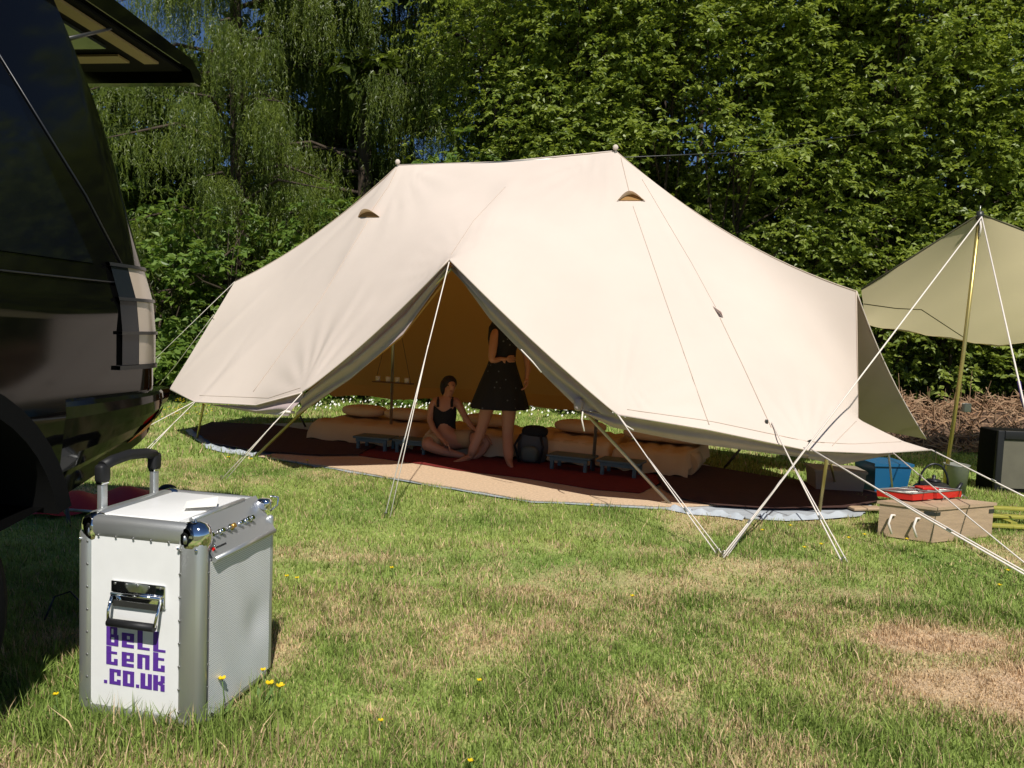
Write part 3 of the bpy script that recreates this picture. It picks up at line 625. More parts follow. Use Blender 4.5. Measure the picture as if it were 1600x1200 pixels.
# seated woman ---------------------------------------------------
wt = empty('person', G(700, 716), 0, 'dark haired woman in a black vest and tan shorts sitting cross-legged', 'person')
d0 = 7.78
pel = Q(694, 684); vl = [pel]; rl = [(.14, .11)]; el = []
chest = chain(vl, el, rl, 0, [Q(694, 665), Q(695, 645), Q(696, 628)], [(.105, .085), (.115, .09), (.12, .08)])
nk = chain(vl, el, rl, chest, [Q(699, 620), Q(701, 614), Q(704, 605, -.02), Q(703, 596)], [(.05, .05), (.045, .045), (.062, .075), (.055, .062)])
chain(vl, el, rl, nk-1, [Q(709, 607, -.10)], [.012])
chain(vl, el, rl, 0, [Q(678, 690, -.1), Q(664, 694, -.3), Q(688, 704, -.26), Q(716, 711, -.26), Q(727, 713, -.27)], [.085, .062, .05, .035, (.028, .02)])
chain(vl, el, rl, 0, [Q(715, 690, -.1), Q(752, 684, -.22), Q(762, 690, -.20), Q(752, 706, -.24), Q(742, 714, -.28), Q(730, 716, -.30)], [.085, .066, .058, .046, .034, (.028, .02)])
sh = chain(vl, el, rl, chest, [Q(680, 628), Q(675, 633, -.02), Q(671, 655, -.05), Q(678, 672, -.14), Q(690, 686, -.24)], [.05, .042, .034, .028, .021])
hand(vl, el, rl, sh, Q(690, 686, -.24), (.7, -.4, -.5), (0, 1, -.3), (0, -.3, -1))
sh = chain(vl, el, rl, chest, [Q(713, 628), Q(718, 634, -.02), Q(727, 652, -.06), Q(738, 668, -.12), Q(750, 676, -.2)], [.05, .042, .034, .028, .021])
hand(vl, el, rl, sh, Q(750, 676, -.2), (.8, -.2, -.4), (0, 1, 0), (.1, 0, -1))
skin_body('body', vl, el, rl, 0, wt)
vt = MB(); n = 32; prof = [(686, .135, .105), (675, .12, .10), (662, .112, .098), (645, .125, .108), (634, .118, .10)]; vs = []
for py, ra, rb in prof:
    c_ = Q(694.5, py)
    for k in range(n): a = 2*PI*k/n; vs.append(c_+Vector((ra*math.cos(a), rb*math.sin(a)-.005, (-.05*max(0, -math.sin(a))**6 if py == 634 else 0))))
fs = [(i*n+k, i*n+(k+1) % n, (i+1)*n+(k+1) % n, (i+1)*n+k) for i in range(len(prof)-1) for k in range(n)]
vt.add(vs, fs, True).build('vest', BLACKC, wt)
for a, b in (((684, 636), (685, 622)), ((706, 636), (707, 622))): MB().tube([Q(*a, -.09), Q(a[0], 628, -.085), Q(*b, -.02), Q(b[0], 626, .07), Q(a[0], 636, .095)], .014, 8).build('vest_strap', BLACKC, wt)
sh_ = MB(); sh_.ell(Q(694, 687), (.155, .125, .085)); sh_.tube([Q(688, 688, -.03), Q(670, 692, -.22)], [.105, .085], 14); sh_.tube([Q(705, 688, -.03), Q(740, 685, -.18)], [.105, .085], 14); sh_.build('shorts', SHORTS, wt)
hr = MB(); hr.ell(Q(702, 598, .02), (.078, .085, .075), None, 18, 12); hr.ell(Q(699, 608, .04), (.072, .06, .085), None, 14, 10); hr.ell(Q(692, 604, -.0), (.03, .05, .07)); hr.build('hair', HAIR, wt)
for s in (700, 708): MB().ell(Q(s, 602, -.078), (.008, .005, .005)).build('eye', HAIR, wt)
MB().ell(Q(705, 611, -.078), (.016, .006, .005)).build('mouth', mat('lips', (.3, .07, .05), .5), wt)

# ------------------------------------------------------------------ flight case amplifier
cs = empty('flight_case_amplifier', CASE_O, CASE_R, 'white and aluminium trolley speaker case with chrome corners and purple lettering', 'speaker case')
W, DP, HT = .43, .445, .650
body = MB(); y1 = DP-.012
body.prism([(-W+.012, .02), (-.012, .02), (-.012, .535), (-.075, HT-.012), (-W+.012, HT-.012)], .012, y1, lambda a, b, h: (a, h, b)); body.build('cabinet', WHITE, cs, True)
MB().box((-W/2, .006, .335), (W-.08, .012, .60)).build('side_panel', WHITE, cs, True)
MB().box((-W+.002, DP/2, .335), (.012, DP-.08, .60)).build('side_panel', WHITE, cs, True)
MB().box((-W/2-.03, DP/2, HT-.006), (W-.16, DP-.09, .013), None, .003).build('top_panel', WHITE, cs, True)
def profile(a, b, wid=.05, name='edge_profile'):
    """rounded aluminium angle between two points"""
    a = Vector(a); b = Vector(b); c = (a+b)/2; d = b-a
    sz = [wid if abs(t) < 1e-4 else abs(t) for t in d]
    MB().box(c, sz, None, .018).build(name, ALU, cs, True)
e = .022
def pbox(x0, x1, y0, y1, z0, z1, bv=.02): MB().box(((x0+x1)/2, (y0+y1)/2, (z0+z1)/2), (x1-x0, y1-y0, z1-z0), None, bv).build('edge_profile', ALU, cs, True)
pbox(-.084, .003, -.005, .047, .02, HT-.04, .022)
pbox(-W+.03, -.03, -.005, .047, HT-.070, HT+.003, .024)
profile((-W+e, e-.003, .02), (-W+e, e-.003, HT-.04), .052)
profile((-W+.03, e-.003, e+.003), (-.03, e-.003, e+.003), .05)
profile((-.012, DP-.012, .02), (-.012, DP-.012, HT-.06), .024); profile((-W+e, DP-e, .02), (-W+e, DP-e, HT-.04), .05)
profile((-W+e, .03, HT-e+.003), (-W+e, DP-.03, HT-e+.003), .05); profile((-W+.03, DP-.012, HT-.012), (-.08, DP-.012, HT-.012), .026)
profile((-.012, .03, .018), (-.012, DP-.03, .018), .026)
for x, y in ((-.042, .031), (-W+.034, .031), (-W+.024, DP-.02)):
    MB().box((x, y, HT-.042), (.098 if x > -.1 else .080, .080, .098), None, .036).build('corner_cap', CHROME, cs, True)
MB().box((-.035, DP-.015, HT-.022), (.05, .045, .04), None, .014).build('corner_cap', CHROME, cs, True)
# rivets
def rivet(p, n_): MB().ell(p, (.0042 if n_ != 'x' else .0015, .0042 if n_ != 'y' else .0015, .0042), None, 8, 6).build('rivet', RIVET, cs, True)
for k in range(8):
    z = .06+k*.073
    rivet((-.070, -.0065, z), 'y'); rivet((-W+.034, -.0065, z), 'y'); rivet((.0035, .036, z), 'x')
for k in range(5): rivet((-.110-k*.062, -.0065, HT-.056), 'y')
for s in ((-.074, -.010, HT-.072), (-.014, -.009, HT-.072), (.008, .055, HT-.072), (-.042, .03, HT+.008), (-W+.01, -.010, HT-.072)): MB().ell(s, (.005, .005, .005), None, 8, 6).build('screw', CHROME, cs, True)
# grille: perforated metal
GR = bpy.data.materials.new('perforated_grille'); GR.use_nodes = True; n_ = GR.node_tree; b = n_.nodes['Principled BSDF']; b.inputs['Roughness'].default_value = .4; b.inputs['Metallic'].default_value = .15
tc = n_.nodes.new('ShaderNodeTexCoord'); mp = n_.nodes.new('ShaderNodeMapping'); mp.inputs['Scale'].default_value = (0, 190, 150); n_.links.new(tc.outputs['Object'], mp.inputs[0])
sx = n_.nodes.new('ShaderNodeSeparateXYZ'); n_.links.new(mp.outputs[0], sx.inputs[0])
def mth(op, a, b=None):
    m = n_.nodes.new('ShaderNodeMath'); m.operation = op
    for i, t in enumerate((a, b)):
        if t is None: continue
        if isinstance(t, (int, float)): m.inputs[i].default_value = t
        else: n_.links.new(t, m.inputs[i])
    return m.outputs[0]
row = mth('FLOOR', sx.outputs[2]); sh_ = mth('MULTIPLY', mth('MODULO', row, 2), .5)
fy = mth('SUBTRACT', mth('FRACT', mth('ADD', sx.outputs[1], sh_)), .5); fz = mth('SUBTRACT', mth('FRACT', sx.outputs[2]), .5)
dd_ = mth('SQRT', mth('ADD', mth('MULTIPLY', fy, fy), mth('MULTIPLY', fz, fz))); hole = mth('LESS_THAN', dd_, .25)
mx = n_.nodes.new('ShaderNodeMix'); mx.data_type = 'RGBA'; n_.links.new(hole, mx.inputs[0]); mx.inputs[6].default_value = (.88, .89, .90, 1); mx.inputs[7].default_value = (.22, .22, .23, 1); n_.links.new(mx.outputs[2], b.inputs['Base Color'])
gm = MB(); gg = {}
for i in range(25):
    for j in range(31):
        y = .045+(DP-.075)*i/24; z = .03+.50*j/30; dent = -.010*math.exp(-((y-.33)**2+(z-.24)**2)/.006)+.0012*math.sin(y*40+z*16)
        gg[i, j] = len(gm.v); gm.v.append(Vector((.002+dent, y, z)))
for i in range(24):
    for j in range(30): gm.f.append([gg[i, j], gg[i+1, j], gg[i+1, j+1], gg[i, j+1]]); gm.mi.append(0); gm.sm.append(True)
gm.build('grille', GR, cs, True)
# slanted control panel with lip and knobs
pa = Vector((.010, 0, .535)); pb = Vector((-.072, 0, HT+.004)); pd = (pb-pa); pn = Vector((pd.z, 0, -pd.x)).normalized(); pm = Matrix((( (pd.normalized()).x, 0, pn.x), (0, 1, 0), ((pd.normalized()).z, 0, pn.z)))
PAN = mat('brushed_panel', (.55, .56, .58), .33, metal=.75, bump=.05, bscale=300)
MB().box((pa+pb)/2+Vector((0, .05+(DP-.06)/2, 0)), (pd.length, DP-.07, .008), pm).build('control_panel', PAN, cs, True)
MB().tube([pa+Vector((0, .052, 0)), pa+Vector((0, DP-.02, 0))], .009, 10).build('panel_lip', ALU, cs, True)
MB().tube([pb+Vector((0, .052, 0)), pb+Vector((0, DP-.09, 0))], .008, 10).build('panel_lip', ALU, cs, True)
pc = (pa+pb)/2+pn*.004
for k, (y, r, m_) in enumerate([(.075, .007, CHROME), (.105, .005, RIVET), (.135, .007, CHROME), (.175, .005, RIVET), (.20, .008, mat('brass_socket', (.55, .32, .08), .3, metal=.8)), (.245, .006, CHROME), (.285, .007, CHROME), (.315, .008, CHROME)]):
    kb = MB().tube([pc+Vector((0, y, 0)), pc+Vector((0, y, 0))+pn*.022], r, 12).build('knob', m_, cs, True)
    if r > .006: MB().tube([pc+Vector((0, y, 0))+pn*.001, pc+Vector((0, y, 0))+pn*.006], r*1.5, 12).build('collar', CHROME, kb, True)
MB().box(pa.lerp(pb, .22)+pn*.005+Vector((0, .068, 0)), (.012, .012, .002), pm).build('indicator_lamp', REDLENS, cs, True)
tx = MB()
for k in range(9): tx.box(pa.lerp(pb, .22)+pn*.0046+Vector((0, .085+k*.0065, 0)), (.006, .0045, .001), pm)
tx.build('panel_lettering', BLKPL, cs, True)
# carry handle
hb = MB().box((-.215, -.004, .418), (.19, .008, .075), None, .003).build('handle_plate', CHROME, cs, True)
MB().box((-.215, -.0085, .385), (.17, .004, .018)).build('handle_slot', DARKST, hb, True)
hd = [(-.300, -.014, .415), (-.300, -.030, .37), (-.296, -.036, .335)], [(-.130, -.014, .415), (-.130, -.030, .37), (-.134, -.036, .335)]
for h in hd: MB().tube(h, .005, 8).build('handle_bar', CHROME, cs, True)
MB().tube([(-.302, -.014, .417), (-.128, -.014, .417)], .0065, 10).build('handle_bar', CHROME, cs, True)
MB().tube([(-.296, -.036, .333), (-.134, -.036, .333)], .0125, 12).build('handle_grip', BLKPL, cs, True)
for k in range(5): rivet((-.295+k*.04, -.0085, .447), 'y')
# telescopic trolley handle
TX = -W-.004
for y in (.105, .365):
    MB().box((TX, y, HT+.0), (.020, .028, .16), None, .004).build('trolley_tube', ALU, cs, True)
    MB().box((TX, y, HT+.085), (.026, .034, .012), None, .003).build('trolley_ferrule', CHROME, cs, True)
g_ = MB(); y0_, y1_ = .105, .365
for y in (y0_, y1_): g_.box((TX, y, HT+.115), (.036, .044, .062), None, .012)
g_.tube([(TX, y0_, HT+.138), (TX, y0_+.045, HT+.150), (TX, (y0_+y1_)/2, HT+.158), (TX, y1_-.045, HT+.150), (TX, y1_, HT+.138)], .018, 12); g_.build('trolley_grip', BLKPL, cs, True)
MB().tube([(-.02, DP-.0, HT-.05), (.004, DP+.012, HT-.03), (.004, DP+.012, HT+.0), (-.02, DP, HT+.005)], .004, 6).build('latch', CHROME, cs, True)
# lettering (white side): block letters built from strokes, cell 4 x 6
GL = {'B': [(0, 0, 1.6, 6), (0, 0, 4, 1), (0, 2.6, 4, 3.4), (0, 5.2, 3.6, 6), (2.7, 0, 4, 3), (2.4, 3, 3.6, 6)],
      'e': [(0, 0, 1.6, 4.4), (0, 0, 4, 1), (0, 3.6, 4, 4.4), (2.7, 1.8, 4, 4.4), (0, 1.8, 4, 2.5)],
      'L': [(0, 0, 1.65, 6), (0, 0, 4, .7)],
      't': [(0, 0, 1.65, 5.6), (0, 0, 3.8, .9), (2.6, 0, 3.8, 1.9), (0, 3.4, 3.6, 4.1)],
      'n': [(0, 0, 1.65, 4.4), (2.6, 0, 4, 4.4), (0, 3.6, 4, 4.4)],
      '.': [(0, 0, 1.1, .9)],
      'c': [(0, 0, 1.65, 4.4), (0, 0, 4, .9), (0, 3.6, 4, 4.4), (2.7, 2.7, 4, 4.4), (2.7, 0, 4, 1.5)],
      'o': [(0, 0, 1.65, 4.4), (2.6, 0, 4, 4.4), (0, 0, 4, .9), (0, 3.6, 4, 4.4)],
      'u': [(0, 0, 1.65, 4.4), (2.6, 0, 4, 4.4), (0, 0, 4, .9)],
      'k': [(0, 0, 1.65, 4.4), (0, 1.8, 3.0, 2.6), (2.6, 2.4, 4, 4.4), (2.6, 0, 4, 2.0), (2.2, 1.6, 3.4, 2.8)]}
def word(wd, x0, z0, cw, chh, adv):
    x = x0 if x0 > -.5 else x0
    for chh_ in wd:
        mb = MB(); k = 0
        for a, b, c_, d_ in GL[chh_]:
            k += 1; mb.box((x+(a+c_)/2*cw, -.0008-.00007*k, z0+(b+d_)/2*chh), ((c_-a)*cw, .0016, (d_-b)*chh))
        mb.build('letter', PURPLE, cs, True); x += (1.9 if chh_ == '.' else adv)*cw
LX = -.338
word('BeLL', LX+.008, .243, .0107, .0105, 5.2); word('tent', LX+.008, .181, .0107, .0105, 5.2)
x = LX+.000
for chs, xx in (('.', x), ('c', x+.020), ('o', x+.068), ('.', x+.115), ('u', x+.131), ('k', x+.176)): word(chs, xx, .118, .0100, .0112, 5)
# loose cable behind the case
o = MB().tube([G(70, 972)+Z*.01, G(85, 950)+Z*.05, G(110, 945)+Z*.06, G(132, 958)+Z*.03, G(140, 975)+Z*.01], .004, 6).build('cable', BLKPL); tag(o, 'thin black cable looping on the grass left of the white case', 'cable')
# paper scrap on the top
o = MB(Matrix.Translation(Vector((-1.02, 2.55, HT+.012))) @ Matrix.Rotation(.3, 4, 'Z')).add([(-.05, -.04, 0), (.05, -.04, .004), (.05, .04, .02), (-.05, .04, .006)], [(0, 1, 2, 3)]).build('paper_scrap', mat('paper', (.82, .80, .74), .8)); tag(o, 'white scrap of paper lying on top of the white case', 'paper')

# ------------------------------------------------------------------ car
car = empty('parked_suv', (-1.56, 3.25, 0), 0, 'black estate or off-road car with its tailgate raised at the left edge', 'car')
XS = -1.56; YR = 3.25; CW = 1.85; CARP = Vector((XS, YR, 0))
def xs(z, y):   # side surface x as function of height and length
    t = 0
    if z > 1.30: t = (z-1.30)*.30
    if z < .95: t = (.95-z)*.12
    r = max(0, y-(YR-.22))/.22; r2 = max(0, (-1.0)-y)/.4
    return XS-t-.10*min(r, 1.2)**2.6-.3*min(1, r2)**2
rows = [.60, .68, .76, .84, .92, .985, 1.0, 1.08, 1.18, 1.30, 1.45, 1.62, 1.80, 1.98, 2.12, 2.24, 2.36, 2.44]
def zb(y):      # lower edge rises towards the tail
    s_ = YR-y; return .60 if s_ > .95 else .88-.45*s_+.165*s_*s_
def zmap(z, y): return z if z >= 1.0 else zb(y)+(z-.60)/.40*(1.0-zb(y))
def yr(z):
    if z < 1.0: return YR+.02-(1.0-z)*.15
    return YR-.0-(max(0, z-1.6)*.28)
bodyv = []; ny_ = 150
rows = sorted(set([rows[i]+(rows[i+1]-rows[i])*k/3 for i in range(len(rows)-1) for k in range(3)]+[rows[-1]])); NLOW = max(i for i, r_ in enumerate(rows) if r_ <= 1.30)
def side_pts(z):
    out = []; ye = yr(z)
    for i in range(ny_+1):
        t = i/ny_; y = -1.35+(ye+1.35)*(1-(1-t)**1.6); zz_ = zmap(z, y); out.append((xs(zz_, y), y, zz_))
    return out
wc = Vector((0, 2.08, .52)); wr = .55
V_ = []; F2_ = []
L_ = [side_pts(z) for z in rows]
for r_ in L_:
    V_ += r_
for j in range(len(rows)-1):
    for i in range(ny_):
        a = j*(ny_+1)+i; c_ = (Vector(V_[a])+Vector(V_[a+ny_+2]))/2
        if math.hypot(c_.y-wc.y, c_.z-wc.z) < wr or math.hypot(c_.y+.6, c_.z-.52) < wr: continue
        F2_.append((a, a+1, a+ny_+2, a+ny_+1))
mbody = MB(); mbody.add(V_, F2_, True)
mirv = [(-2*2.48-x if False else (2*(XS-CW/2)-x), y, z) for x, y, z in V_]; mbody.add(mirv, [f[::-1] for f in F2_], True)
# roof, rear (below window) and front closing faces
def rowpair(j): 
    a = [Vector(p) for p in L_[j]]; b = [Vector((2*(XS-CW/2)-p[0], p[1], p[2])) for p in L_[j]]; return a, b
a, b = rowpair(len(rows)-1); mid = [((p+q)/2)+Z*.05 for p, q in zip(a, b)]
mbody.strip(a, mid); mbody.strip(mid, b)
for j in range(NLOW):   # rear lower skin, rounded in plan
    pa_, pb_ = Vector(L_[j][-1]), Vector(L_[j+1][-1]); qa, qb = rowpair(j)[1][-1], rowpair(j+1)[1][-1]
    m1 = (pa_+qa)/2+Vector((0, .10, 0)); m2 = (pb_+qb)/2+Vector((0, .10, 0))
    t1 = [pa_.lerp(qa, k/10)+Vector((0, .10*math.sin(PI*k/10)**.6, 0)) for k in range(11)]; t2 = [pb_.lerp(qb, k/10)+Vector((0, .10*math.sin(PI*k/10)**.6, 0)) for k in range(11)]
    mbody.strip(t1, t2)
for j in range(len(rows)-1):
    pa_, pb_ = Vector(L_[j][0]), Vector(L_[j+1][0]); qa, qb = rowpair(j)[1][0], rowpair(j+1)[1][0]; mbody.add([pa_, qa, qb, pb_], [(0, 1, 2, 3)])
a, b = rowpair(0); mbody.strip(a, b)
mbody.build('body', PAINT, car)
# interior mass so that the opening is not see-through
MB().box((XS-CW/2, .9, 1.2), (CW-.30, 3.9, .35)).build('cabin_tub', MATTE, car)
MB().box((XS-CW/2, .9, .82), (CW-.75, 3.9, .5)).build('cabin_floor', MATTE, car)
MB().box((XS-CW/2, 2.25, 1.62), (CW-.5, .06, .5)).build('rear_seat', TRIM, car)
# wheel-arch liners, wheels
for sx_ in (0, 1):
    for yc in (2.08, -.6):
        xo = XS-.02 if sx_ == 0 else XS-CW+.02; s = 1 if sx_ == 0 else -1
        w_ = empty_w = None
        wl = MB(Matrix.Translation((xo-s*.12, yc, .395)) @ Matrix.Rotation(PI/2, 4, 'Y')).lathe((0, 0, 0), [(.23, -.11), (.34, -.12), (.385, -.09), (.388, 0), (.385, .09), (.34, .12), (.23, .11)], 36).build('wheel', RUBBER, car)
        MB(Matrix.Translation((xo-s*.02, yc, .395)) @ Matrix.Rotation(PI/2, 4, 'Y')).lathe((0, 0, 0), [(.23, -.02), (.225, .005), (.06, .02), (.05, .03)], 24).build('rim', ALU, wl)
        ar = MB(); n = 20; A = []; B = []
        for k in range(n+1):
            an = PI*(.07+.86*k/n); A.append(Vector((xo+s*.032, yc+.535*math.cos(an), .52+.535*math.sin(an)))); B.append(Vector((xo+s*.030, yc+.60*math.cos(an), .52+.60*math.sin(an))))
        ar.strip(A, B); ar.strip(A, [p-Vector((s*.3, 0, 0)) for p in A]); ar.build('wheel_arch', MATTE, car)
# lamp cluster: dark strip and clear strip, divided by bars, on the rounded corner
def sidept(z, y, off=.006): return Vector((xs(z, y)+off, y, z))
def corner_band(z0, z1, y0, y1, m, name, off, n=8):
    A = [sidept(z0, y0+(y1-y0)*k/n, off) for k in range(n+1)]; B = [sidept(z1, y0+(y1-y0)*k/n, off) for k in range(n+1)]
    C_ = [p-Vector((.02, 0, 0)) for p in A]; D_ = [p-Vector((.02, 0, 0)) for p in B]
    return MB().strip(A, B).strip(A, C_).strip(B, D_).build(name, m, car)
yb = YR-.20; SMK = mat('smoked_lens', (.012, .016, .022), .2, spec=.25)
for k in range(3):
    z0 = 1.105+k*.122; z1 = z0+.110
    corner_band(z0, z1, yb-.13, yb-.035, SMK, 'smoked_lens', .012)
    corner_band(z0, z1, yb-.03, yr(z1)-.002, LAMP, 'clear_lens', .010)
    corner_band(z1, z1+.012, yb-.14, yr(z1)+.01, TRIM, 'lamp_bar', .018)
corner_band(1.088, 1.103, yb-.15, yr(1.06), TRIM, 'lamp_bar', .018)
bmp = MB(); secs = [(0, -.10), (.06, -.05), (.14, -.015), (.26, .012), (.42, .030), (.60, .040), (.80, .046), (.92, .044), (.97, .034), (.99, .018), (1.0, .0)]; A_ = []
for f_, off in secs:
    ys = [YR-.60+(.62)*k/16 for k in range(17)]; row_ = []
    for k, y in enumerate(ys):
        z = zb(y)+.0+(1.005-zb(y))*f_; row_.append(Vector((xs(z, min(y, YR-.02))+off*min(1, (k/9)**.7), y+(.02 if k == 16 else 0), z)))
    row_ += [Vector((XS-.35, YR+.12, row_[-1].z)), Vector((XS-CW+.35, YR+.12, row_[-1].z)), Vector((XS-CW, YR, row_[-1].z))]; A_.append(row_)
for i in range(len(A_)-1): bmp.strip(A_[i], A_[i+1])
bmp.build('bumper', PAINT, car)
def rfl(y, f_):
    z = zb(y)+(1.005-zb(y))*f_; off = float(np.interp(f_, [q_[0] for q_ in secs], [q_[1] for q_ in secs])); return Vector((xs(z, min(y, YR-.02))+off+.006, y, z))
MB().strip([rfl(YR-.26+.2*k/6, .16+.01*k)+Vector((.006, 0, 0)) for k in range(7)], [rfl(YR-.20+.15*k/6, .40+.02*k)+Vector((.006, 0, 0)) for k in range(7)]).build('reflector', REDLENS, car)
# side glass with seam of the rear quarter
A = [sidept(1.46, .2+k*.24, .004) for k in range(12)]; B = [sidept(2.0, .2+k*.225, .004) for k in range(12)]
MB().strip(A, B).build('side_window', GLASS, car)
MB().tube([sidept(1.42, 3.02, .004), sidept(1.7, 2.90, .004), sidept(2.15, 2.62, .004)], .003, 5).build('panel_gap', TRIM, car)
MB().tube([sidept(1.40, y, .004) for y in (0, .8, 1.6, 2.4, 3.0, 3.2)], .003, 5).build('panel_gap', TRIM, car)
xl = XS-.29; xr = XS-CW+.29
fnx = lambda a, b, h: (h, a, b)
MB().prism([(3.0, 2.475), (3.84, 2.448), (3.88, 2.40), (3.93, 2.40), (3.94, 2.45), (3.86, 2.50), (3.0, 2.56)], xr, xl, fnx).build('tailgate', PAINT, car)
MB().prism([(3.02, 2.46), (3.82, 2.434), (3.82, 2.446), (3.02, 2.472)], xr+.03, xl-.03, fnx).build('tailgate_lining', MATTE, car)
MB().prism([(3.10, 2.445), (3.52, 2.431), (3.52, 2.445), (3.10, 2.458)], xr+.2, xl-.2, fnx).build('tailgate_window', mat('pale_glass', (.05, .06, .08), .1, spec=.7), car)
TTR = mat('tan_trim', (.34, .24, .13), .6)
MB().prism([(3.04, 2.448), (3.70, 2.427), (3.70, 2.436), (3.04, 2.458)], xl-.14, xl-.07, fnx).build('tailgate_trim', TTR, car)
MB().prism([(3.60, 2.428), (3.68, 2.425), (3.68, 2.434), (3.60, 2.437)], xr+.2, xl-.2, fnx).build('tailgate_trim', TTR, car)
for x in (xl-.02, xr+.02): MB().tube([(x, 3.02, 2.28), (x, 3.30, 2.43)], [.009, .005], 8).build('gas_strut', DARKST, car)
car.location = (-1.365, 3.10, 0); car.rotation_euler = (0, 0, math.radians(-8))
# red fabric on the grass behind the car
rc = empty('folded_camp_chair', G(160, 805), 0, 'red fabric camp chair folded flat on the grass behind the car', 'camp chair')
q = MB(); g = {}; cn = [G(38, 795), G(250, 790), G(262, 772), G(120, 765)]
cn = [G(35, 812), G(265, 800), G(250, 772), G(100, 778)]
for i in range(21):
    for j in range(11):
        s, t = i/20, j/10; p = cn[0].lerp(cn[1], s).lerp(cn[3].lerp(cn[2], s), t); g[i, j] = len(q.v)
        q.v.append(p+Z*(.02+.05*abs(math.sin(s*5+t*2))*math.sin(PI*t)+.012*math.sin(s*17+t*5)+.04*math.sin(PI*t)))
for i in range(20):
    for j in range(10): q.f.append([g[i, j], g[i+1, j], g[i+1, j+1], g[i, j+1]]); q.mi.append(0); q.sm.append(True)
q.build('seat_fabric', REDCL, rc)
MB().tube([G(95, 815)+Z*.10, G(108, 812)+Z*.02], .012, 8).build('frame_tube', STEEL, rc); MB().tube([G(60, 808)+Z*.06, G(150, 812)+Z*.05], .010, 8).build('frame_tube', STEEL, rc)
MB().tube([G(98, 800)+Z*.25, G(108, 822)+Z*.0], .012, 8).build('frame_tube', DARKST, rc)
o = MB().ell(G(262, 778)+Z*.05, (.07, .05, .05), None, 12, 8).build('dark_bundle', mat('dark_olive', (.02, .022, .015), .8, bump=.5)); tag(o, 'small dark bundle on the grass just behind the trolley handle', 'bundle')

# ------------------------------------------------------------------ things at the right
tp = empty('tarp_shelter', G(1476, 768), 0, 'olive tan tarp held up by a tall yellow metal pole beside the tent', 'tarp')
TA = P(1346, 452, 6.75); TB = P(1531, 334, 6.75); TC = P(1780, 430, 6.6); TD = P(1760, 505, 9.0); TE = P(1560, 541, 9.0); TF = P(1352, 507, 8.4)
Pt, Ft = membrane([(TA, TB, TF), (TB, TE, TF), (TB, TC, TE), (TC, TD, TE)], 4, [], 120)
Pt = Pt+np.array([0, 0, 1.])[None]*(.012*np.sin(Pt[:, 0:1]*9+Pt[:, 1:2]*3))
npmesh('canopy', Pt, Ft, TARP, tp, smooth=True)
MB().tube([TA, TB, TC], .008, 6).build('hem', mat('dark_olive_webbing', (.05, .045, .02), .9), tp)
MB().tube([TF, TE, TD], .006, 6).build('hem', TARP, tp)
PB = G(1474, 772); MB().tube([PB, PB.lerp(TB, .5)+Vector((.015, 0, 0)), TB+Z*.02], .017, 10).build('pole', BRASS, tp)
MB().tube([TB-Z*.05, TB+Z*.02], .028, 10).build('pole_cap', DARKST, tp); MB().tube([TB, TB+Z*.07], .005, 6).build('spike', STEEL, tp)
def rp2(a, b): MB().tube([a, b], .0055, 6).build('guy_rope', ROPE, tp)
rp2(TB-Vector((0, .03, .03)), G(1130, 872)); rp2(TB-Vector((0, .03, .03)), G(1672, 950))
MB().tube([TB-Z*.02, TB-Z*.12+Vector((0, -.03, 0)), TB-Z*.20+Vector((0, -.02, 0))], .009, 6).build('knot', ROPE, tp)
MB().tube([P(1350, 475, 7.2), P(1400, 482, 7.5), P(1440, 484, 7.8), P(1510, 530, 8.6)], .005, 5).build('seam', mat('olive_seam', (.10, .08, .03), .9), tp)
# distant line from the ridge to the hedge
o = MB().tube([P(975, 246, 7.4), P(1180, 237, 9.3), P(1620, 162, 13.6)], .005, 5).build('guy_line', DARKST); tag(o, 'thin dark line running from the tent ridge up to the trees', 'rope')
# wooden box: corners on the ground
wa = G(1371, 836); wn = G(1457, 848); wz = G(1549, 838)
bx = empty('wooden_box', wn, math.atan2((wz-wn).y, (wz-wn).x), 'pale wooden box with rope handle and hinged lid lying in the grass', 'box')
ln = (wz-wn).length; dp = (wa-wn).length; hh = .215
xd = (wz-wn).normalized(); sk = (wa-wn).normalized()
loc = lambda p, z: wn+p+Z*z
def wbox(a0, a1, b0, b1, z0, z1, name, m, par): 
    vs = [wn+xd*a+sk*b+Z*z for z in (z0, z1) for a, b in ((a0, b0), (a1, b0), (a1, b1), (a0, b1))]
    return MB().add(vs, [(3, 2, 1, 0), (4, 5, 6, 7), (0, 1, 5, 4), (1, 2, 6, 5), (2, 3, 7, 6), (3, 0, 4, 7)]).build(name, m, par)
wbox(0, ln, 0, .014, 0, hh, 'side_board', WOOD, bx); wbox(0, .014, .015, dp, 0, hh, 'end_board', WOOD, bx); wbox(ln-.014, ln, .015, dp, 0, hh, 'end_board', WOOD, bx); wbox(.015, ln-.015, dp-.014, dp, 0, hh, 'side_board', WOOD, bx)
wbox(-.012, ln+.012, -.012, dp+.01, hh+.003, hh+.022, 'lid', WOOD, bx)
wbox(-.003, .05, -.004, -.001, hh-.035, hh-.012, 'corner_plate', DARKST, bx); wbox(ln-.05, ln+.003, -.004, -.001, hh-.05, hh-.022, 'corner_plate', DARKST, bx); wbox(-.004, -.001, .0, .06, hh-.035, hh-.012, 'corner_plate', DARKST, bx)
e1 = wn+sk*dp*.70-xd*.004; e2 = wn+sk*dp*.25-xd*.004
for e_ in (e1, e2): MB().tube([e_+Z*.15, e_+Z*.155-xd*.03, e_+Z*.10-xd*.055+sk*.0, e_+Z*.03-xd*.05-sk*.02], .008, 8).build('rope_handle', ROPE, bx)
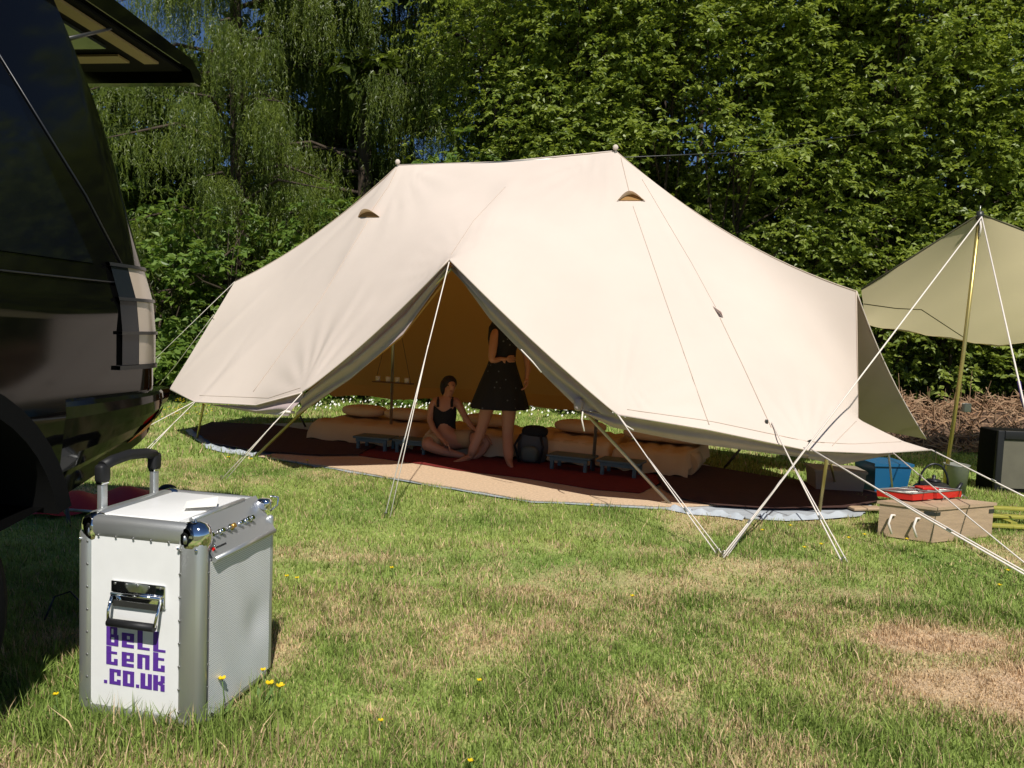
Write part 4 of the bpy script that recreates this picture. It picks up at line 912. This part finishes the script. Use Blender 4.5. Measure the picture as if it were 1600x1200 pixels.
o = MB(Matrix.Translation(G(1352, 800)+Z*.03) @ Matrix.Rotation(.2, 4, 'Z')).box((0, 0, 0), (.26, .10, .02), None, .006).build('wooden_board', WOOD); tag(o, 'short pale slat lying at the left end of the wooden box', 'board')
# red folding stove on the box: two open pans
st = empty('camp_stove', wn+sk*dp*.75+xd*ln*.45+Z*(hh+.022), 0, 'red enamel camp stove opened out on the wooden box', 'camp stove')
bpt = lambda u_, v_, z_: wn+xd*u_+sk*v_+Z*z_
GRT = mat('grey_grate', (.30, .29, .26), .4, metal=.4)
for u_, wd_ in ((.10, .20), (.34, .25)):
    cs4 = [(u_, .20), (u_+wd_, .20), (u_+wd_, .42), (u_, .42)]; q0 = hh+.035
    lo = [bpt(a+.01, b, q0) for a, b in cs4]; hi = [bpt(a, b, q0+.045) for a, b in cs4]; ii_ = [p.lerp(sum(hi, Vector())/4, .08) for p in hi]; id_ = [p-Z*.02 for p in ii_]
    MB().add(lo+hi+ii_+id_, [(3, 2, 1, 0)]+[(i, (i+1) % 4, 4+(i+1) % 4, 4+i) for i in range(4)]+[(4+i, 4+(i+1) % 4, 8+(i+1) % 4, 8+i) for i in range(4)]+[(8+i, 8+(i+1) % 4, 12+(i+1) % 4, 12+i) for i in range(4)]+[(12, 13, 14, 15)]).build('tray', REDPT, st)
    g_ = MB(); g_.tube([hi[0]+Z*.004, hi[1]+Z*.004, hi[2]+Z*.004, hi[3]+Z*.004, hi[0]+Z*.004], .006, 6); g_.build('grate_frame', GRT, st)
    for k in range(6): t = (k+.5)/6; MB().tube([ii_[0].lerp(ii_[1], t)-Z*.002, ii_[3].lerp(ii_[2], t)-Z*.002], .004, 5).build('bar', STEEL, st)
MB().box(bpt(.40, .30, hh+.095), (.13, .09, .02), Matrix.Rotation(.2, 3, 'Z'), .008).build('burner', REDPT, st)
for u_ in (.34, .52): MB().tube([bpt(u_, .16, hh+.03), bpt(u_+.03, .17, hh+.06), bpt(u_+.07, .16, hh+.03)], .004, 5).build('foot_wire', STEEL, st)
# kettle
kt = empty('kettle', G(1456, 788), 0, 'black iron kettle with tall hoop handle on the ground behind the stove', 'kettle')
kp = G(1456, 786); kt_ = MB(); kt_.lathe(kp, [(.13, 0), (.155, .03), (.165, .08), (.15, .13), (.10, .17), (.05, .185), (.03, .19)], 28); kt_.build('pot', IRON, kt)
MB().lathe(kp, [(.06, .185), (.05, .20), (.012, .205), (.015, .23), (.005, .24)], 16).build('lid', IRON, kt)
MB().tube([kp+Vector((.12*math.cos(a), 0, .16+.17*math.sin(a))) for a in np.linspace(0, PI, 13)], .009, 8).build('handle', IRON, kt)
MB().tube([kp+Vector((.14, 0, .08)), kp+Vector((.21, 0, .13)), kp+Vector((.235, 0, .18))], [.028, .018, .013], 10).build('spout', IRON, kt)
# bucket
bk_ = G(1479, 768); bu = empty('bucket', bk_, 0, 'small grey metal bucket around the foot of the tarp pole', 'bucket')
MB().lathe(bk_+Vector((0, -.12, 0)), [(.085, 0), (.105, .26), (.112, .27), (.105, .272), (.09, .24)], 24).build('pail', GREYP, bu)
MB().tube([bk_+Vector((.11*math.cos(a), -.12, .26-.10*math.sin(a))) for a in np.linspace(0, PI, 9)], .004, 6).build('bail', STEEL, bu)
# blue tub and beige crate
tb = empty('blue_tub', G(1376, 770), 0, 'blue plastic tub with a rim standing behind the tent corner', 'tub'); q_ = G(1376, 770)
def taper(c, w0, w1, d0_, d1_, h, name, m, par, yw=0):
    R = Matrix.Rotation(yw, 3, 'Z'); vs = [c+R @ Vector(v) for v in [(-w0, -d0_, 0), (w0, -d0_, 0), (w0, d0_, 0), (-w0, d0_, 0), (-w1, -d1_, h), (w1, -d1_, h), (w1, d1_, h), (-w1, d1_, h)]]
    return MB().add(vs, [(3, 2, 1, 0), (0, 1, 5, 4), (1, 2, 6, 5), (2, 3, 7, 6), (3, 0, 4, 7), (4, 5, 6, 7)]).build(name, m, par)
taper(q_, .14, .165, .14, .165, .26, 'tub_wall', BLUEP, tb, .1); taper(q_+Z*.262, .178, .178, .178, .178, .025, 'rim', BLUEP, tb, .1)
cr = empty('storage_crate', G(1303, 768), 0, 'beige translucent storage crate in the shade to the left of the blue tub', 'crate'); q_ = G(1303, 768)
taper(q_, .19, .21, .14, .15, .19, 'crate_wall', CRATE, cr, -.1); taper(q_+Z*.192, .22, .22, .16, .16, .02, 'lid', CRATE, cr, -.1)
# black cabinet
cb0 = G(1552, 770); cb = empty('black_cabinet', cb0, 0, 'black framed box with a grey front panel at the right edge', 'cabinet')
sc = 6.35/1210
hh2 = .57; w2 = .62
MB().box(cb0+Vector((w2/2, .15, hh2/2)), (w2, .27, hh2), None, .012).build('shell', MATTE, cb)
for a, b in (((.03, .0), (.03, hh2)), ((w2-.03, 0), (w2-.03, hh2))): MB().box(cb0+Vector((a[0], .01, hh2/2)), (.06, .035, hh2), None, .008).build('frame_rail', BLKPL, cb)
MB().box(cb0+Vector((w2/2, .01, hh2-.04)), (w2-.125, .035, .08), None, .008).build('frame_rail', BLKPL, cb)
MB().box(cb0+Vector((w2/2, .015, hh2/2-.02)), (w2-.13, .012, hh2-.13)).build('front_panel', CABCL, cb)
# yellow-green slats
pl = empty('slatted_pallet', G(1590, 822), 0, 'yellow green painted pallet boards in the grass at the right edge', 'pallet')
for k, (py, z) in enumerate(((828, .03), (818, .05), (808, .06))):
    a = G(1552, py); MB().box(a+Vector((.35, .03*k, z)), (.75, .07, .02), Matrix.Rotation(-.05, 3, 'Z'), .003).build('board', YELP, pl)
for x_ in (.1, .6): MB().box(G(1552, 818)+Vector((x_, .04, .018)), (.05, .25, .03)).build('bearer', YELP, pl)
# purple strap thing near the right edge
o = MB().tube([P(1592, 596, 6.9), P(1597, 625, 6.9), P(1606, 650, 6.9)], .014, 8).build('strap', mat('purple_webbing', (.06, .03, .20), .7)); tag(o, 'dark purple strap hanging beside the right tarp rope', 'strap')
o = MB(Matrix.Translation(P(1510, 637, 9.6))).box((0, 0, 0), (.09, .07, .11), None, .012).build('white_carton', mat('carton', (.5, .46, .40), .8)); tag(o, 'small pale carton perched on the brush pile', 'carton')
# ------------------------------------------------------------------ brush pile (nobody could count the stalks)
def bankz(x, y):
    t = min(max((y-9.7)/.5, 0), 1)*min(max((11.2-y)/.5, 0), 1); return t*(.50+.10*math.sin(x*1.9)+.05*math.sin(x*5.3))
bp_ = MB(); N = 2600
for i in range(N):
    x = random.uniform(3.7, 9.8); y = random.uniform(9.55, 11.0); z = bankz(x, y)+abs(random.gauss(0, .07))+.02
    L_ = random.uniform(.12, .45); a = random.uniform(0, 2*PI); el_ = random.gauss(.1, .55)
    dv = Vector((math.cos(a)*math.cos(el_), math.sin(a)*math.cos(el_), math.sin(el_))); p = Vector((x, y, z))
    if random.random() < .05: dv = Vector((random.gauss(0, .3), 0, 1)).normalized(); L_ *= 2.0
    r_ = random.uniform(.004, .011); bd = Vector((random.gauss(0, .05), random.gauss(0, .04), random.gauss(0, .04)))
    bp_.tube([p-dv*L_/2, p+bd, p+dv*L_/2+bd*.3], [r_, r_, r_*.5], 3, False, False)
o = bp_.build('brush_pile', STALK); tag(o, 'long heap of dry brown stalks and cuttings under the hedge', 'brush pile', kind='stuff')
mb = MB(); nX, nY = 60, 12; vs = [(3.6+6.4*i/nX, 9.5+1.8*j/nY, bankz(3.6+6.4*i/nX, 9.5+1.8*j/nY)-.02) for i in range(nX+1) for j in range(nY+1)]
mb.add(vs, [(i*(nY+1)+j, (i+1)*(nY+1)+j, (i+1)*(nY+1)+j+1, i*(nY+1)+j+1) for i in range(nX) for j in range(nY)], True); o = mb.build('earth_bank', mat('earth', (.07, .04, .025), .95, col2=(.14, .085, .05), scale=22, bump=1, bscale=25)); tag(o, kind='structure')

# ------------------------------------------------------------------ trees
def leaf_mesh(name, pos, dirv, nrm_, ln, wd, m, parent, quad=True):
    side = np.cross(dirv, nrm_); side /= np.linalg.norm(side, axis=1)[:, None]+1e-9; ln = ln[:, None]; wd = wd[:, None]; n = len(pos)
    nn = np.cross(side, dirv)
    if quad:
        Vv = np.stack([pos, pos+dirv*ln*.45+side*wd/2+nn*wd*.18, pos+dirv*ln-nn*ln*.12, pos+dirv*ln*.45-side*wd/2+nn*wd*.18], 1).reshape(-1, 3)
        b = np.arange(n)[:, None]*4; T = np.concatenate([b+[0, 1, 2], b+[0, 2, 3]], 0)
    else:
        Vv = np.stack([pos-side*wd/2, pos+side*wd/2, pos+dirv*ln], 1).reshape(-1, 3); T = np.arange(n)[:, None]*3+[0, 1, 2]
    return npmesh(name, Vv, T, m, parent)
def unit(a): return a/(np.linalg.norm(a, axis=1)[:, None]+1e-9)
def broadleaf(name, label, cat, group, x, y, h, r, z0, twigs, per, lsize, m, bark=BARK, trunk=.07, lean=0.0, stems=3, seed=1, prof=1.0, twl=.45, zpow=1.0):
    R = np.random.default_rng(seed); t = empty(name, (x, y, 0), 0, label, cat, group)
    tb = MB()
    for s in range(stems):
        ox, oy = (R.normal(0, .18), R.normal(0, .15)) if s else (0, 0); pts = []
        bx_, by_ = R.normal(0, .35)+lean, R.normal(0, .3)
        for k in range(7):
            f = k/6; pts.append((x+ox+bx_*f+R.normal(0, .04), y+oy+by_*f+R.normal(0, .04), h*.93*f-.05*(k == 0)))
        tb.tube(pts, [trunk*(1-.85*k/6)*(1 if s == 0 else .6) for k in range(7)], 7)
    # clumped twig anchors
    nc = max(12, twigs//28); th = R.random(nc)*2*PI; zz = z0+(h-z0)*R.random(nc)**zpow; fr = np.sqrt(R.random(nc))*.5+.5
    rr = r*np.clip(1.25-.9*np.abs((zz-z0)/(h-z0)-.38)**1.6*prof, .25, 1)
    cc = np.stack([x+rr*fr*np.cos(th)+lean*zz/h, y+rr*fr*np.sin(th), zz], 1)
    k = R.integers(0, nc, twigs); tw = cc[k]+R.normal(0, 1, (twigs, 3))*np.array([.34, .34, .20])
    tw[:, 2] = np.clip(tw[:, 2], z0*.7, None)
    # limbs reach the clumps
    lb = tb
    for i in range(min(nc, 46)):
        e_ = Vector(cc[i]); zb = max(.3, e_.z-R.uniform(.3, 1.1)); s_ = Vector((x, y, zb)); md = s_.lerp(e_, .5)+Vector((0, 0, -.08)); lb.tube([s_, md, e_], [.022, .014, .006], 5, False)
    lb.build('trunk', bark, t)
    out = unit(np.stack([tw[:, 0]-x, tw[:, 1]-y, np.zeros(twigs)], 1)+R.normal(0, .6, (twigs, 3))*np.array([1, 1, .4])); out[:, 2] += R.normal(-.12, .25, twigs); out = unit(out)
    s = R.random((twigs, per)); sd_ = np.where(np.arange(per) % 2, 1, -1)[None, :, None]
    sidev = unit(np.cross(out, np.array([0, 0, 1.])))[:, None, :]
    pos = tw[:, None, :]+out[:, None, :]*(s[..., None]*twl); pos = pos-np.array([0, 0, .10])*(s[..., None]**2)
    dirv = (out[:, None, :]*.5+sidev*sd_*.9+R.normal(0, .35, (twigs, per, 3))+np.array([0, 0, -.25])); dirv = unit(dirv.reshape(-1, 3))
    nr = unit(np.array([0, -.25, 1.])+R.normal(0, .42, (twigs*per, 3))); n = twigs*per
    sz = lsize*(.7+.6*R.random(n)); leaf_mesh('crown', pos.reshape(-1, 3), dirv, nr, sz, sz*.62, m, t)
    return t
def larch(label, x, y, h, r, z0, strands, seed, m=LARCH):
    R = np.random.default_rng(seed); t = empty('larch_tree', (x, y, 0), 0, label, 'tree', 'drooping larch trees')
    tb = MB(); tb.tube([(x, y, -.05), (x+.08, y, h*.3), (x-.05, y, h*.65), (x, y, h)], [.19, .15, .10, .02], 10)
    nb = 54; lb = tb; ends = []; 
    for i in range(nb):
        z = z0+(h-z0)*(i/nb)**.95; a = R.random()*2*PI; L_ = r*(1.05-.75*(z-z0)/(h-z0+.01))*R.uniform(.75, 1.1)
        s_ = np.array([x, y, z]); e_ = s_+np.array([math.cos(a)*L_, math.sin(a)*L_, -.10*L_+R.normal(0, .2)]); m1 = s_*.5+e_*.5+np.array([0, 0, .12*L_])
        lb.tube([s_, m1, e_], [.045, .028, .008], 5, False); ends.append((s_, m1, e_))
    lb.build('trunk', BARK, t)
    k = R.integers(0, nb, strands); f = .12+.88*R.random(strands)**.8; S0 = np.array([e[0] for e in ends])[k]; M1 = np.array([e[1] for e in ends])[k]; E1 = np.array([e[2] for e in ends])[k]
    p0 = (1-f[:, None])**2*S0+2*f[:, None]*(1-f[:, None])*M1+f[:, None]**2*E1+R.normal(0, 1, (strands, 3))*np.array([.16, .16, .05])
    Ls = R.uniform(.35, 1.3, strands); per = 28; s = (np.arange(per)[None, :]+R.random((strands, per)))/per
    sw = R.normal(0, .13, (strands, 2)); pos = p0[:, None, :]+np.stack([sw[:, :1]*s**.7+0*s, sw[:, 1:]*s**.7+0*s, -Ls[:, None]*s], 2)
    n = strands*per; dirv = unit(R.normal(0, .5, (n, 3))+np.array([0, 0, -.95])); nr = unit(R.normal(0, .6, (n, 3))+np.array([0, -1.0, .5]))
    leaf_mesh('foliage', pos.reshape(-1, 3), dirv, nr, R.uniform(.05, .10, n), R.uniform(.010, .018, n), m, t, quad=False)
    # the hanging twigs themselves
    return t
HG = 'broadleaf trees of the tall hedge'
ORD = ['first (leftmost)', 'second', 'third', 'fourth', 'fifth', 'sixth', 'seventh', 'eighth', 'ninth', 'tenth (rightmost)']
specs = [(-.2, 13.2), (1.0, 12.6), (2.2, 12.4), (3.35, 12.0), (4.5, 12.1), (5.6, 11.8), (6.7, 12.0), (7.9, 11.7), (9.0, 12.0), (10.3, 12.2)]
for i, (x, y) in enumerate(specs):
    broadleaf('hedge_tree', ORD[i]+' of the ten thin-stemmed trees of the tall hedge, counted from the left', 'tree', HG, x, y, 8.2+.6*math.sin(i*2.3), 1.0, .9, 2100, 15, .084, LEAF, stems=4, trunk=.045, seed=40+i, prof=.4, zpow=.85)
larch('drooping larch tree at the far left beside the car tailgate', -5.3, 14.6, 11.5, 3.1, 1.8, 7000, 3); larch('drooping larch tree behind the left end of the tent', -3.1, 15.4, 12.5, 2.7, 2.2, 7000, 4)
larch('drooping larch tree behind the ridge of the tent', -.7, 15.0, 12.0, 2.5, 2.3, 5200, 5)
for i, (x, y, h, r) in enumerate([(-5.9, 12.9, 2.5, .8), (-4.8, 12.8, 3.0, .9), (-3.9, 13.3, 2.5, .8), (-6.9, 13.3, 3.2, .8), (-2.6, 13.4, 3.4, .9), (-1.3, 13.4, 4.2, .9), (-7.9, 13.5, 3.0, .9)]):
    broadleaf('green_bush', ['bright green leafy bush right of the car at the lawn edge', 'bright green leafy bush above the left tent rope', 'bright green leafy bush behind the left tent peak', 'bright green leafy bush partly behind the car', 'leafy bush behind the left roof slope', 'tall leafy bush behind the left tip of the tent ridge', 'leafy bush hidden mostly by the car'][i], 'bush', None, x, y, h, r, .25, 300, 14, .12, LEAFB, stems=3, trunk=.03, seed=70+i, prof=.7, twl=.35)
# wood behind: darker trees with larger leaves
for i in range(17):
    x = -13+i*1.75+.5*math.sin(i*3.1); y = 18.0+1.2*math.sin(i*1.9)
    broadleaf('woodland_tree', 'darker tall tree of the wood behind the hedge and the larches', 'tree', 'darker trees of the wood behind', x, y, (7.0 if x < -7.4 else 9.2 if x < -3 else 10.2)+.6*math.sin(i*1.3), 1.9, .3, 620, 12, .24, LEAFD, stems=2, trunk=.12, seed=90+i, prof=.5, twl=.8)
# deep wood: undergrowth mass
R = np.random.default_rng(5); n = 42000; x = R.uniform(-24, 24, n); y = 20.5+R.random(n)*2.5; z = R.random(n)**1.1*np.where(x > -2, 9.5, 6.5)*(.78+.22*np.sin(x*.9))
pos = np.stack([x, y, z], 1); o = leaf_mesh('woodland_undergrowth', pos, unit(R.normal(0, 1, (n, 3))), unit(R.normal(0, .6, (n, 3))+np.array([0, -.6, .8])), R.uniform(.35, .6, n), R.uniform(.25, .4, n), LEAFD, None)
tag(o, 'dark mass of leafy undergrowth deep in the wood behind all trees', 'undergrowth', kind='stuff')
# dense low growth at the foot of the hedge
n = 16000; x = R.uniform(-9, 12, n); y = np.where(x > 3, 11.4, 13.9)+R.random(n)*1.2; z = R.random(n)**1.5*1.3
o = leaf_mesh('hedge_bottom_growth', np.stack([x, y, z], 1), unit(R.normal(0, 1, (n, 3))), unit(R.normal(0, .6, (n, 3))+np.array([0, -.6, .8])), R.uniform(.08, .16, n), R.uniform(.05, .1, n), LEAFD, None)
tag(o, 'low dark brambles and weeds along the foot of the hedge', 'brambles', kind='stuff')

# ------------------------------------------------------------------ flowers
def flower(p, h, r, label, group=None, heads=1, detail=True):
    t = empty('buttercup', p, 0, label, 'flower', group)
    for k in range(heads):
        ox = (k-(heads-1)/2)*r*2.0; top = p+Vector((ox, .01*k, h*(1-.12*k)))
        MB().tube([p, p.lerp(top, .5)+Vector((.008, 0, 0)), top], .0016, 5).build('stem', GREENST, t)
        hd_ = MB()
        for j in range(5):
            a = 2*PI*j/5+.3*k; d1 = Vector((math.cos(a), math.sin(a)*.9, .55)).normalized(); s1 = Vector((-math.sin(a), math.cos(a), 0))
            hd_.add([top, top+d1*r*.6+s1*r*.48, top+d1*r*1.05+s1*r*.25+Z*r*.1, top+d1*r*1.05-s1*r*.25+Z*r*.1, top+d1*r*.6-s1*r*.48], [(0, 1, 2, 3, 4)], True)
        hd_.ell(top+Z*r*.15, (r*.28, r*.28, r*.22), None, 8, 5); hd_.build('flower_head', PETAL, t)
    if detail:
        lf_ = MB()
        for j in range(6):
            a = j*1.1; d1 = Vector((math.cos(a), math.sin(a), .9)).normalized()*h*.6; s1 = Vector((-math.sin(a), math.cos(a), 0))*.009
            lf_.add([p-s1*.4, p+s1*.4, p+d1*.6+s1, p+d1, p+d1*.6-s1], [(0, 1, 2, 3, 4)])
        lf_.build('leaves', GREENST, t)
def fl_at(px, py, r, label, heads=1, h=.10, group=None, detail=True):
    r_ = ray(px, py); z = h; pt = CAM+r_*((z-H)/r_.z); flower(Vector((pt.x, pt.y, 0)), h, r, label, group, heads, detail)
fl_at(347, 1062, .014, 'yellow buttercup standing in front of the grille of the white case', 1, .13)
fl_at(411, 1048, .011, 'small yellow buttercup bud near the far bottom corner of the case', 1, .12)
fl_at(429, 1070, .016, 'pair of wide open yellow buttercups right of the white case', 2, .10)
fl_at(87, 1086, .010, 'small yellow buttercup in the grass left of the white case', 1, .08)
for px, py in [(448, 901), (464, 904), (612, 888), (749, 1064), (595, 1127), (988, 932), (1191, 829), (1235, 822), (1326, 841), (1351, 836), (1417, 843), (1283, 851), (1562, 915), (1575, 892), (925, 790), (480, 720), (392, 718), (357, 715), (1257, 856), (735, 1190)]:
    d_ = G(px, py).y; sp = {(448, 901): 'small yellow buttercup right of the case grille, left one of two', (464, 904): 'small yellow buttercup just right of the case grille, the right one of two', (749, 1064): 'lone yellow buttercup in the middle foreground of the lawn', (595, 1127): 'yellow buttercup low in the foreground, nearest one right of the case', (988, 932): 'lone yellow buttercup in the middle of the lawn left of the crossing ropes', (1417, 843): 'yellow buttercup touching the front of the wooden box', (925, 790): 'yellow buttercup at the front edge of the jute rug'}.get((px, py))
    fl_at(px, py, .006+.0016*d_, sp or 'small yellow buttercup scattered in the open lawn', 1, .05, 'small yellow buttercups scattered over the lawn', False)
R = np.random.default_rng(8); hd_ = MB()
for i in range(240):
    x = R.uniform(-7.5, -3.9); y = R.uniform(8.6, 12.3)+0; p = Vector((x, y, .07)); hd_.add([p+Vector((-.018, 0, 0)), p+Vector((0, -.018, .006)), p+Vector((.018, 0, .01)), p+Vector((0, .018, .012))], [(0, 1, 2, 3)])
o = hd_.build('far_buttercups', PETAL); tag(o, 'haze of tiny yellow flowers in the grass left of the tent', 'flowers', kind='stuff')
hd_ = MB()
for i in range(330):
    x = R.uniform(-4.0, 3.6); y = R.uniform(10.8, 12.9)+0; p = Vector((x, y, .08+.06*R.random())); s = .013; hd_.add([p+Vector((-s, 0, 0)), p+Vector((0, -s, -.01)), p+Vector((s, 0, .01)), p+Vector((0, s, .02))], [(0, 1, 2, 3)])
o = hd_.build('white_daisies', PWHITE); tag(o, 'white daisies thick in the grass seen under the back of the tent', 'flowers', kind='stuff')
